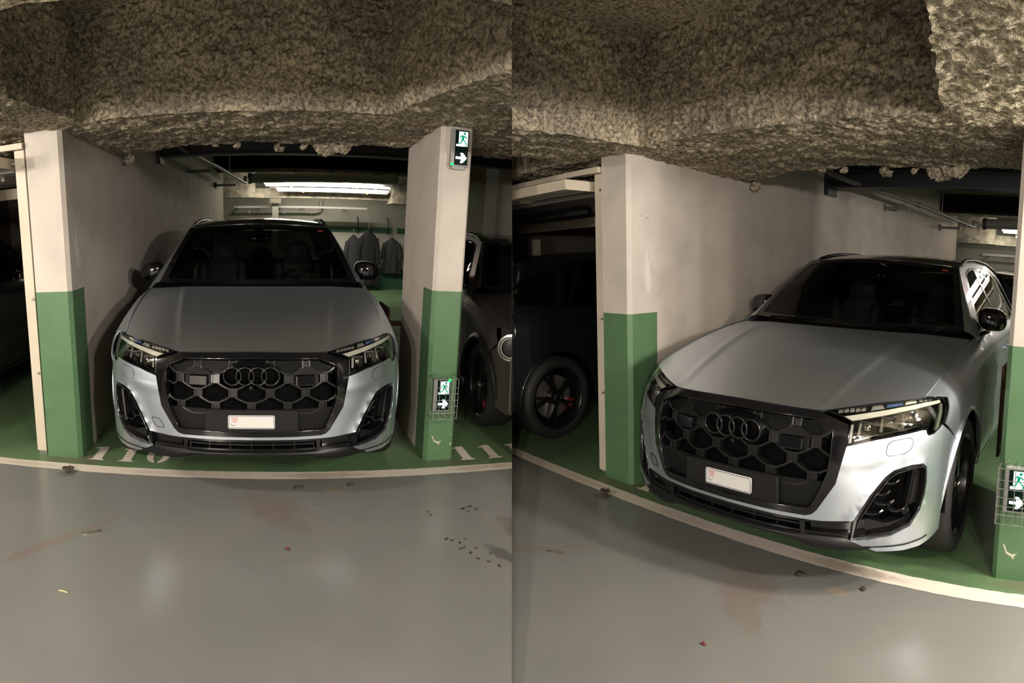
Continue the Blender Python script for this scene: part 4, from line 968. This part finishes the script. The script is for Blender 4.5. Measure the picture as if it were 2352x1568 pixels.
    # posts and bowl-shaped bars of the honeycomb
    rows = [(.892, .842, [.115, .33]), (.808, .752, [.217, .437]), (.720, .671, [.110, .323]), (.641, .600, [0, .215, .430]), (.573, .50, [.32])]
    inn = np.array(full(gi))
    for zt_, zb_, ss in rows:
        for s0 in ss:
            for s1 in sorted({s0, -s0}):
                if zb_ < .55 and abs(s1) < .29: continue
                q = MB()
                for off, w, dd in ((-.021, .010, .026), (.021, .010, .026)):
                    q.hexa([Fs(s1 + off - w / 2, zb_, dd), Fs(s1 + off + w / 2, zb_, dd), Fs(s1 + off + w / 2, zb_, .06), Fs(s1 + off - w / 2, zb_, .06), Fs(s1 + off - w / 2, zt_, dd), Fs(s1 + off + w / 2, zt_, dd), Fs(s1 + off + w / 2, zt_, .06), Fs(s1 + off - w / 2, zt_, .06)])
                q.hexa([Fs(s1 - .018, zb_, .034), Fs(s1 + .018, zb_, .034), Fs(s1 + .018, zb_, .06), Fs(s1 - .018, zb_, .06), Fs(s1 - .018, zt_, .034), Fs(s1 + .018, zt_, .034), Fs(s1 + .018, zt_, .06), Fs(s1 - .018, zt_, .06)])
                q.build('grille_post', 'bar_grey', gr)
    wid = [.40, .50, .515, .50, .475]
    for r in range(4):
        zb_ = rows[r][1]; zt2 = rows[r + 1][0]
        off = .11 if r % 2 == 0 else .217
        hi_s = [(.112 + .2145 * i if r % 2 == 0 else .217 * i) for i in range(-3, 4)]
        if r % 2 == 0: hi_s = [-.5445 + .0, -.33, -.115, .115, .33, .5445]
        else: hi_s = [-.437 - .215, -.437, -.217, 0, .217, .437, .652]
        lim = .512 - max(0, (.66 - (zb_ + zt2) / 2)) * .45
        for i in range(len(hi_s) - 1):
            a, b = hi_s[i], hi_s[i + 1]; m = (a + b) / 2
            pts = [(a + .018, zb_ + .004), (a + .045, zb_ - .012), (m - .028, zt2 + .002), (m + .028, zt2 + .002), (b - .045, zb_ - .012), (b - .018, zb_ + .004)]
            if r == 1 and abs(m) < .12: pass
            pts = [(s, z) for s, z in dense(pts, .025)[:-int(max(1, math.hypot(b - a - .036, 0) // .025))] ] if False else pts
            clip = [(max(-lim, min(lim, s)), z) for s, z in pts]
            if abs(clip[0][0] - clip[-1][0]) < .03: continue
            keep = [clip[0]]
            for q in clip[1:]:
                if abs(q[0] - keep[-1][0]) > 1e-4: keep.append(q)
            if len(keep) < 2: continue
            if r == 3 and abs(m) < .27: continue
            MB().strip([Fs(s, z, .022) for s, z in keep], .010, .05, (0, -1, .12)).build('grille_bar', 'bar_grey', gr)
    for i in range(11):      # fine ribs of the upper insert
        z = .886 - i * .0068; s1 = .405 + min(1, i / 7) * .095
        for sg in (-1, 1):
            MB().strip([Fs(sg * s, z - .012 * max(0, (s - .3) / .2) , .03) for s in np.linspace(.06, s1, 10)], .0028, .01, (0, -1, 0)).build('grille_rib', 'bar_grey', gr)
    panel([(-.49, .805), (.49, .805), (.50, .85), (.41, .893), (-.41, .893), (-.50, .85)], lambda s, z: Fs(s, z, .04), .06, .008, inward=(0, 1, 0)).build('upper_insert', 'matte_black', gr, 60)
    for sg in (-1, 1):       # radar boxes
        rb = MB().hexa([Fs(sg * .318 - .056, .745, .0), Fs(sg * .318 + .056, .745, .0), Fs(sg * .318 + .056, .745, .06), Fs(sg * .318 - .056, .745, .06), Fs(sg * .318 - .056, .803, .0), Fs(sg * .318 + .056, .803, .0), Fs(sg * .318 + .056, .803, .06), Fs(sg * .318 - .056, .803, .06)]).build('radar_cover', 'gloss_black', c, bevel=.005)
        MB().hexa([Fs(sg * .318 - .085, .742, .03), Fs(sg * .318 + .085, .742, .03), Fs(sg * .318 + .085, .742, .07), Fs(sg * .318 - .085, .742, .07), Fs(sg * .318 - .085, .812, .03), Fs(sg * .318 + .085, .812, .03), Fs(sg * .318 + .085, .812, .07), Fs(sg * .318 - .085, .812, .07)]).build('radar_frame', 'matte_black', rb)
        MB().hexa([Fs(sg * .318 - .10, .806, .01), Fs(sg * .318 + .10, .806, .01), Fs(sg * .318 + .10, .806, .05), Fs(sg * .318 - .10, .806, .05), Fs(sg * .33 - .03, .842, .02), Fs(sg * .33 + .03, .842, .02), Fs(sg * .33 + .03, .842, .05), Fs(sg * .33 - .03, .842, .05)]).build('radar_hood', 'matte_black', rb)
    # emblem: four rings on deep collars
    em = MB().ball((0, .085, .806), .185, .035, .075, 30, 10).build('emblem', 'deep_black', c, 60)
    for i in range(4):
        x = (i - 1.5) * .074; A_ = np.linspace(0, 2 * math.pi, 40, endpoint=False)
        y = .018 + .03 * abs(x) * .3
        MB().tube([(x + .052 * math.cos(a), y, .806 + .052 * math.sin(a)) for a in A_], .0055, 8, True).build('emblem_ring', 'dark_ring', em, 60)
        q = MB().lathe([(.0565, 0), (.0565, .045), (.0480, .045), (.0480, 0)], 36, Matrix.Translation((x, y + .002, .806)) @ Matrix.Rotation(-math.pi / 2, 4, 'X')); q.build('ring_collar', 'gloss_black', em, 50)
    MB().lathe([(0, -.006), (.012, -.004), (.014, .02)], 16, Matrix.Translation((0, .03, .735)) @ Matrix.Rotation(-math.pi / 2, 4, 'X')).build('front_camera', 'gloss_black', c, 50)
    # plate board and plate
    pb = MB().prism(rounded([(-.275, .470), (.275, .470), (.270, .606), (-.270, .606)], .012, 3), lambda a, b, t: (a, -.004 + .10 * a * a + t, b), .02).build('plate_board', 'board_black', c, bevel=.002)
    py = -.010
    pl = MB().prism(rounded([(-.137, .4975), (.137, .4975), (.137, .5785), (-.137, .5785)], .012, 4), lambda a, b, t: (a, py + t, b), .006).build('license_plate', 'plate_white', c)
    ro = rounded([(-.132, .5025), (.132, .5025), (.132, .5735), (-.132, .5735)], .009, 4)
    MB().tube([(a, py - .0006, b) for a, b in ro], .0013, 5, True).build('blue_border', 'plate_blue', pl)
    for j in range(3):
        for i in range(5 - j): MB().prism([(-.118 + i * .0085 + j * .004, .562 - j * .011), (-.1155 + i * .0085 + j * .004, .558 - j * .011), (-.113 + i * .0085 + j * .004, .562 - j * .011), (-.1155 + i * .0085 + j * .004, .567 - j * .011)], lambda a, b, t: (a, py - .001 + t, b), .001).build('red_lozenge', 'plate_red', pl)
    for q in ([(-.118, .531), (-.1155, .531), (-.1155, .520), (-.118, .520)], [(-.118, .521), (-.106, .513), (-.105, .515), (-.117, .523)], [(-.106, .513), (-.094, .521), (-.095, .523), (-.106, .515)]):
        MB().prism(q, lambda a, b, t: (a, py - .001 + t, b), .001).build('blue_crest_line', 'plate_blue', pl)
    # --- headlights
    hl = [(.470, .930), (.55, .945), (.72, .966), (.90, .977), (1.02, .975), (1.115, .966), (1.148, .945), (1.15, .91), (1.13, .87), (1.09, .835), (1.04, .815), (1.0, .811), (.99, .820), (.985, .838), (.96, .841), (.837, .828), (.723, .813), (.587, .783), (.592, .873), (.602, .887), (.549, .909), (.502, .921)]
    def inset(q, d):
        Q = np.array(q); cen = Q.mean(0); out = []
        for i in range(len(Q)):
            a = Q[i] - Q[i - 1]; b = Q[(i + 1) % len(Q)] - Q[i]; n1 = np.array((a[1], -a[0])) / (np.hypot(*a) + 1e-9); n2 = np.array((b[1], -b[0])) / (np.hypot(*b) + 1e-9)
            n = n1 + n2; n /= max(np.hypot(*n), .7); out.append(Q[i] + n * d)
        return [tuple(o) for o in out]
    area = sum(hl[i - 1][0] * hl[i][1] - hl[i][0] * hl[i - 1][1] for i in range(len(hl)))
    hin = inset(hl, .007 if area < 0 else -.007)
    for sg in (-1, 1):
        m3 = np.array((sg, 1, 1)); f_ = lambda d: (lambda s, z: Fs(s, z, d) * m3)
        h = panel(hl, f_(.055), .03, .02, inward=(0, 1, 0)).build('headlight', 'deep_black', c, 50)
        panel(hl, f_(-.002), .03, .055, holes=[hin], inward=(0, 1, 0)).build('headlight_bezel', 'gloss_black', h, 40)
        drl = [(.603, .8905), (.71, .906), (.853, .925), (1.0, .938), (1.115, .940), (1.105, .953), (1.0, .954), (.844, .943), (.684, .925), (.560, .9075)]
        panel(drl, f_(.010), .03, .012, inward=(0, 1, 0)).build('daytime_light_bar', 'lamp_white', h, 40)
        for i in range(5):
            a = .53 + i * .028; z = pc([.5, .7], [.918, .936], a)
            panel([(a, z - .001), (a + .022, z + .001), (a + .025, z + .012), (a + .004, z + .010)], f_(.012), .03, .006, inward=(0, 1, 0)).build('light_segment', 'lamp_grey', h)
        panel([(.69, .932), (.76, .940), (.745, .955), (.70, .950)], f_(.014), .03, .006, inward=(0, 1, 0)).build('light_block', 'lamp_grey', h)
        panel([(.77, .942), (.86, .951), (.85, .966), (.775, .958)], f_(.014), .03, .006, inward=(0, 1, 0)).build('blue_glint', 'glint_blue', h)  # bluish glint in the lens, painted as a small coloured piece
        panel([(.87, .951), (.94, .956), (.935, .970), (.88, .967)], f_(.014), .03, .006, inward=(0, 1, 0)).build('light_block', 'lamp_white', h)
        for i in range(4):
            a = .955 + i * .032; panel([(a, .958), (a + .022, .958), (a + .026, .969), (a + .008, .970)], f_(.012), .03, .006, inward=(0, 1, 0)).build('light_segment', 'lamp_grey', h)
        panel([(1.055, .825), (1.085, .835), (1.125, .90), (1.13, .935), (1.105, .935), (1.095, .90)], f_(.010), .03, .012, inward=(0, 1, 0)).build('side_light_fin', 'lamp_fin', h, 40)
        panel([(.592, .79), (.605, .793), (.612, .874), (.60, .874)], f_(.012), .03, .006, inward=(0, 1, 0)).build('inner_fin', 'lamp_grey', h)
        for i, (s0, z0, r) in enumerate(((.69, .855, .026), (.80, .872, .028), (.915, .885, .026))):
            p = Fs(s0, z0, .05) * m3; 
            pr = MB().box(p[0] - .036, p[0] + .036, p[1] - .028, p[1] + .02, p[2] - .033, p[2] + .033).build('projector_box', 'satin_black', h, bevel=.006)
            MB().ball((p[0], p[1] - .022, p[2]), r, r * .8, r, 16, 12).build('projector_lens', 'reflector' if i == 0 else 'gloss_black', h, 60)
            q0 = Fs(s0 - .052, z0 - .035, .03) * m3; q1 = Fs(s0 - .040, z0 + .028, .03) * m3
            MB().strip([q0, q1], .012, .01, (0, -1, 0)).build('divider_fin', 'lamp_grey', h)
        panel([(.62, .796), (.72, .822), (.84, .837), (.96, .85), (.96, .856), (.84, .844), (.72, .829), (.62, .804)], f_(.022), .03, .02, inward=(0, 1, 0)).build('lower_reflector', 'dark_chrome', h, 50)
        panel(hin, f_(.001), .03, .003, inward=(0, 1, 0)).build('headlight_lens', 'lens_glass', h, 60)
        # washer cap
        wc = rounded([(.775, .735), (.775, .785), (.80, .803), (.895, .812), (.91, .795), (.905, .765), (.875, .742)], .02, 3)
        panel(wc, lambda s, z: bump_fn(s, z) * m3 - np.array((0, .0025, 0)), .03, .004, inward=(0, 1, 0)).build('washer_cap', pt, c, 50)
        MB().tube([bump_fn(s, z) * m3 - np.array((0, .001, 0)) for s, z in wc], .0017, 5, True).build('seam', 'deep_black', c)
        # side intake
        inr = inset(intake, -.02)
        a2 = sum(intake[i - 1][0] * intake[i][1] - intake[i][0] * intake[i - 1][1] for i in range(len(intake)))
        inr = inset(intake, .020 if a2 < 0 else -.020)
        it = panel(intake, f_(.10), .04, .01, inward=(0, 1, 0)).build('side_intake', 'deep_black', c, 60)
        panel(intake, f_(.002), .03, .09, holes=[inr], inward=(0, 1, 0)).build('intake_surround', 'gloss_black', it, 35)
        MB().tube([Fs(s, z, -.004) * m3 for s, z in dense(inr, .03)], .004, 6, True).build('surround_bead', 'gloss_black', it, 60)
        panel([(.70, .375), (.75, .362), (.83, .372), (.92, .402), (.955, .44), (.88, .415), (.80, .405), (.72, .43), (.69, .43)], f_(.02), .03, .06, inward=(0, 1, 0)).build('intake_ledge', 'gloss_black', it, 40)
        for (s0, z0, w) in ((.735, .455, .10), (.79, .50, .10), (.775, .55, .085), (.82, .60, .085), (.835, .645, .07), (.86, .46, .09)):
            pts = [(s0 - w / 2, z0 + .014), (s0 - w / 3, z0 + .001), (s0, z0 - .006), (s0 + w / 3, z0 + .001), (s0 + w / 2, z0 + .014)]
            MB().strip([Fs(s, z, .022) * m3 for s, z in pts], .009, .04, (0, -1, 0)).build('intake_bar', 'gloss_black', it)
            MB().strip([Fs(s0 - w / 2, z0 + .012, .03) * m3, Fs(s0 - w / 2 + .008, z0 + .05, .03) * m3], .009, .03, (0, -1, 0)).build('intake_bar', 'gloss_black', it)
        panel([(.905, .47), (.985, .485), (.992, .64), (.945, .652), (.935, .635)], f_(.03), .03, .03, inward=(0, 1, 0)).build('intake_vane', 'satin_black', it, 40)
        MB().strip([Fs(s, z, .015) * m3 for s, z in ((.905, .465), (.935, .64))], .012, .05, (0, -1, 0)).build('intake_vane_edge', 'gloss_black', it)
        pp = Fs(.905, .45, .02) * m3; MB().lathe([(0, -.01), (.014, -.008), (.016, .02)], 14, Matrix.Translation(pp) @ Matrix.Rotation(-math.pi / 2, 4, 'X')).build('parking_sensor', 'satin_black', it, 50)
    tcp = rounded([(.63, .524), (.569, .520), (.536, .469), (.597, .467)], .012, 3)
    MB().tube([bump_fn(s, z) * np.array((-1, 1, 1)) - np.array((0, .001, 0)) for s, z in tcp], .0017, 5, True).build('tow_cover_seam', 'deep_black', c)
    # --- lower grille and lip
    lg = panel(full([(0, .426), (.30, .424), (.493, .424), (.65, .440), (.64, .335), (.45, .325), (0, .34)]), lambda s, z: Fs(s, z, .09), .05, .01, inward=(0, 1, 0)).build('lower_grille', 'deep_black', c, 60)
    for z, d in ((.415, .004), (.352, .012)): MB().strip([Fs(s, z + (.012 * (abs(s) / .6) ** 4 if z > .4 else 0), d) for s in np.linspace(-.62, .62, 25)], .018, .06, (0, -1, 0)).build('lower_bar', 'gloss_black', lg, 40)
    MB().strip([Fs(s, .382, .03) for s in np.linspace(-.38, .38, 15)], .010, .05, (0, -1, 0)).build('lower_slat', 'satin_black', lg, 40)
    for s in (-.38, -.26, -.13, 0, .13, .26, .38): MB().strip([Fs(s, .348, .03), Fs(s, .41, .03)], .008, .05, (0, -1, 0)).build('lower_divider', 'satin_black', lg)
    for sg in (-1, 1):
        MB().hexa([Fs(sg * .395, .345, .0), Fs(sg * .412, .345, .0), Fs(sg * .412, .345, .06), Fs(sg * .395, .345, .06), Fs(sg * .385, .412, .0), Fs(sg * .412, .412, .0), Fs(sg * .412, .412, .06), Fs(sg * .385, .412, .06)]).build('lower_fin', 'gloss_black', lg)
        m3 = np.array((sg, 1, 1))
        panel([(.43, .40), (.62, .432), (.70, .42), (.80, .362), (.63, .345), (.44, .345)], lambda s, z: Fs(s, z, .035) * m3, .03, .01, inward=(0, 1, 0)).build('corner_duct', 'gloss_black', lg, 40)
    zb = lambda s: pc([0, .34, .42, .50, .60, .70, .74], [.328, .316, .294, .281, .281, .286, .290], abs(s)); zt_ = lambda s: pc([0, .40, .60, .66, .74], [.350, .348, .345, .325, .293], abs(s))
    sS = np.linspace(-.735, .735, 61)
    def lip(u, v):
        s = sS[int(round(u * 60))]; a, b = zt_(s), zb(s); z = a + (b - a) * v
        return Fs(s, z, -.012 * math.sin(math.pi * v) * (1 - (abs(s) / .75) ** 6)) + np.array((0, .0, 0))
    thick_grid(lip, 61, 7, (0, .06, .0)).build('splitter_lip', 'satin_black', c, 50)
    return c
# ---------------------------------------------------------------- neighbouring cars
def build_estate(label):
    """Dark car in the left lock-up, tail towards the aisle."""
    c = build_suv(label, (-3.80, 4.61, 0), math.pi, 'anthracite_paint', 'estate_car', True, 'black_paint')
    for sg in (-1,):      # side that faces the bay
        x = lambda y, z: sg * (flank_x(y, z) + .003)
        MB().strip([(x(y, 1.17) , y, 1.172 + .008 * (y - 3) * (1 if y > 3 else .3)) for y in np.linspace(1.7, 4.6, 14)], .014, .012, (sg, 0, 0)).build('belt_trim', 'dark_chrome', c)
        fl = rounded([(4.02, .98), (4.20, .98), (4.22, 1.12), (4.04, 1.13)], .03, 4)
        MB().tube([(x(y, z), y, z) for y, z in fl], .002, 5, True).build('fuel_flap_seam', 'deep_black', c)
        MB().tube([(x(y, z), y, z) for y, z in ((3.715, 1.18), (3.695, 1.0), (3.575, .79), (3.5, .61))], .003, 5).build('door_seam', 'deep_black', c)
        MB().tube([(x(y, z), y, z) for y, z in ((4.36, .64), (4.6, .66), (4.9, .68))], .003, 5).build('bumper_seam', 'deep_black', c)
        MB().tube([(x(y, .30) , y, .30) for y in np.linspace(1.4, 3.4, 10)], .02, 6).build('sill_trim', 'satin_black', c)
    for sx in (-1, 1):
        MB().grid(lambda u, v: (sx * (.52 + .36 * u), 5.0 - .13 * u ** 4, .90 + .11 * v), 8, 3).build('tail_lamp', 'caliper_red', c, 50)
    w = [o for o in c.children if o.name.startswith('wheel') and o.location.y > 3]
    for o in w:
        if len([k for k in o.children if k.name.startswith('brake_caliper')]) == 0: inst('brake_caliper', WHEEL['caliper'], None, o, Matrix.Rotation(math.radians(-62), 4, 'Z'))
    return c
def build_mini(label):
    """Compact car right of the sign pillar, nose towards the aisle."""
    c = build_suv(label, (2.47, 0.30, 0), 0, 'taupe_paint', 'compact_car', True, 'black_paint', 'matte_black')
    for sg in (-1, 1):
        p = Fs(sg * .98, .83, -.01); M = Matrix.Translation(p) @ Matrix.Rotation(math.radians(-28 * sg), 4, 'Z').inverted() @ Matrix.Rotation(math.pi / 2, 4, 'X')
        h = MB().lathe([(0, .02), (.06, .018), (.09, .008), (.105, -.02)], 30, M).build('headlight', 'satin_black', c, 50)
        MB().lathe([(.097, .015), (.112, .012), (.117, -.01), (.105, -.02)], 34, M).build('headlight_ring', 'chrome', h, 50)
        MB().lathe([(.076, .022), (.089, .016), (.091, .010)], 34, M).build('daytime_ring', 'lamp_white', h, 50)
    MB().grid(lambda u, v: (-glass_x(0, 1.3) - .004 + .0 * v, 2.35 + .09 * u, 1.28 + .05 * v), 2, 2).build('parking_label', 'plate_white', c)
    MB().tube([(-(flank_x(y, 1.16) + .004), y, 1.168) for y in np.linspace(1.7, 3.6, 8)], .008, 6).build('belt_trim', 'chrome', c)
    MB().grid(lambda u, v: (-.99 - .006, 1.40 + .5 * u, .62 + .012 * v), 2, 2).build('door_moulding', 'satin_black', c)
    return c

# ---------------------------------------------------------------- put the two views together
def site_matrix(o):
    M = o.matrix_basis.copy(); p = o.parent
    while p is not None: M = p.matrix_basis @ M; p = p.parent
    return M
def clip_site(side):
    """Keep only what lies on this view's side of the dividing partition (world x = 0)."""
    EPS = 0.0005
    objs = []
    def walk(o):
        objs.append(o)
        for ch in o.children: walk(ch)
    for o in list(SITE_OBJS): walk(o)
    for o in objs:
        if o.type != 'MESH': continue
        M = site_matrix(o); me = o.data
        co = np.empty(len(me.vertices) * 3); me.vertices.foreach_get('co', co); co = co.reshape(-1, 3)
        x = co @ np.array(M)[0, :3] + M[0][3]; d = x * side
        if d.min() > EPS: continue
        if d.max() < EPS: o['_drop'] = 1; continue
        if me.users > 1: me = me.copy(); o.data = me
        bm = bmesh.new(); bm.from_mesh(me)
        Mi = M.inverted(); pt = Mi @ Vector((EPS * side, 0, 0)); no = (M.to_3x3().transposed() @ Vector((-side, 0, 0))).normalized()
        r = bmesh.ops.bisect_plane(bm, geom=bm.verts[:] + bm.edges[:] + bm.faces[:], plane_co=pt, plane_no=no, clear_outer=True, clear_inner=False)
        cut = [e for e in r['geom_cut'] if isinstance(e, bmesh.types.BMEdge) and e.is_valid]
        if len(bm.faces) < 20000 and cut:
            try: bmesh.ops.holes_fill(bm, edges=cut, sides=0)
            except Exception: pass
        bm.to_mesh(me); bm.free(); me.update()
        if len(me.polygons) == 0: o['_drop'] = 1
    gone = [o for o in objs if o.get('_drop')]
    for o in gone:
        if o in SITE_OBJS: SITE_OBJS.remove(o)
        for ch in list(o.children):
            if not ch.get('_drop'): ch.parent = o.parent; ch.matrix_basis = o.matrix_basis @ ch.matrix_basis
    for o in gone: bpy.data.objects.remove(o)
    for o in list(SITE_OBJS):
        if o.type == 'EMPTY' and len(o.children) == 0: SITE_OBJS.remove(o); bpy.data.objects.remove(o)
def place(S, side):
    for o in SITE_OBJS: o.matrix_basis = S @ o.matrix_basis
    bpy.context.view_layer.update(); clip_site(side); SITE_OBJS.clear()

CAR = (-0.270, -0.290, 0.0); CROT = math.radians(0.143)
# left view
HALF = 'left picture'
build_setting('A')
suvA = build_suv('silver SUV with black grille seen head-on, left picture', CAR, CROT)
estA = build_estate('dark car hidden in the lock-up garage, left picture')
miniA = build_mini('taupe and black compact car behind the sign pillar')
miniA.scale = (.90, .82, .955)
exit_sign((1.073, 0.30, 2.203), 'upper lit green exit sign on top of the pillar', False)
sgA = exit_sign((1.052, 0.30, 0.508), 'lower lit exit sign inside the wire cage, left picture', True)
cgA = wire_cage((1.047, 0.345, 0.495), 'wire cage around the low exit sign, left picture')
build_debris('A'); build_coats('A')
keep = {}
place(SITE_A, -1)
# right view
HALF = 'right picture'
build_setting('B')
suvB = copy_tree(suvA); suvB.matrix_basis = Matrix.Translation(CAR) @ Matrix.Rotation(CROT, 4, 'Z'); suvB['label'] = 'silver SUV with black grille seen at an angle, right picture'
estB = build_estate('dark grey car with black wheel and red brake caliper in the garage')
bgB = build_suv('dark car parked behind the SUV, only roof and windscreen showing', (-0.42, 5.35, 0), 0, 'black_paint', 'hatchback_car', True, 'black_paint'); bgB.scale = (.98, .95, .985)
exit_sign((1.052, 0.30, 0.508), 'lit exit sign inside the wire cage, right picture', True)
wire_cage((1.047, 0.345, 0.495), 'wire cage around the exit sign, right picture')
build_debris('B')
place(SITE_B, 1)
# added partition that parts the two views and their light, standing edge-on to the camera
wd = MB().add([(0, 4.3, -0.6), (0, 4.3, 3.3), (-.0004, 5.3, -.6), (-.0004, 5.3, 3.3), (.0004, 5.3, -.6), (.0004, 5.3, 3.3), (-.0004, 16, -.6), (-.0004, 16, 3.3), (.0004, 16, -.6), (.0004, 16, 3.3)],
              [(0, 1, 3, 2), (0, 4, 5, 1), (2, 3, 7, 6), (4, 8, 9, 5), (6, 7, 9, 8), (0, 2, 6, 8, 4), (1, 5, 9, 7, 3)])
struct(wd.build('added_divider', 'wall_side', None), 'thin partition added between the two views'); SITE_OBJS.clear()
# aisle lamps, the last pair added as fill
for i, (x, y, z, p_, rz) in enumerate(LAMPS):
    t = thing('fluorescent_lamp', ['ceiling strip lamp over the left aisle', 'ceiling strip lamp over the right aisle', 'added fill lamp behind the camera', 'added lamp in the right bay, lights the left view'][i], 'lamp', (x, y, z), rz)
    MB().box(-.65, .65, -.06, .06, .035, .09).build('housing', 'lamp_housing', t, bevel=.006)
    MB().tube([(-.6, 0, .02), (.6, 0, .02)], .014, 10).build('tube', 'tube_glow', t, 50)
    for a in ((-.4, .4) if i != 3 else (-.05, .05)): MB().box(a - .01, a + .01, -.01, .01, .09, [2.93, 2.86, 2.86, 2.86][i] - z).build('rod', 'bolt_metal', t)
    for a in (-.3, .3): tube_light('lamp_light', t, a, p_ / 2)
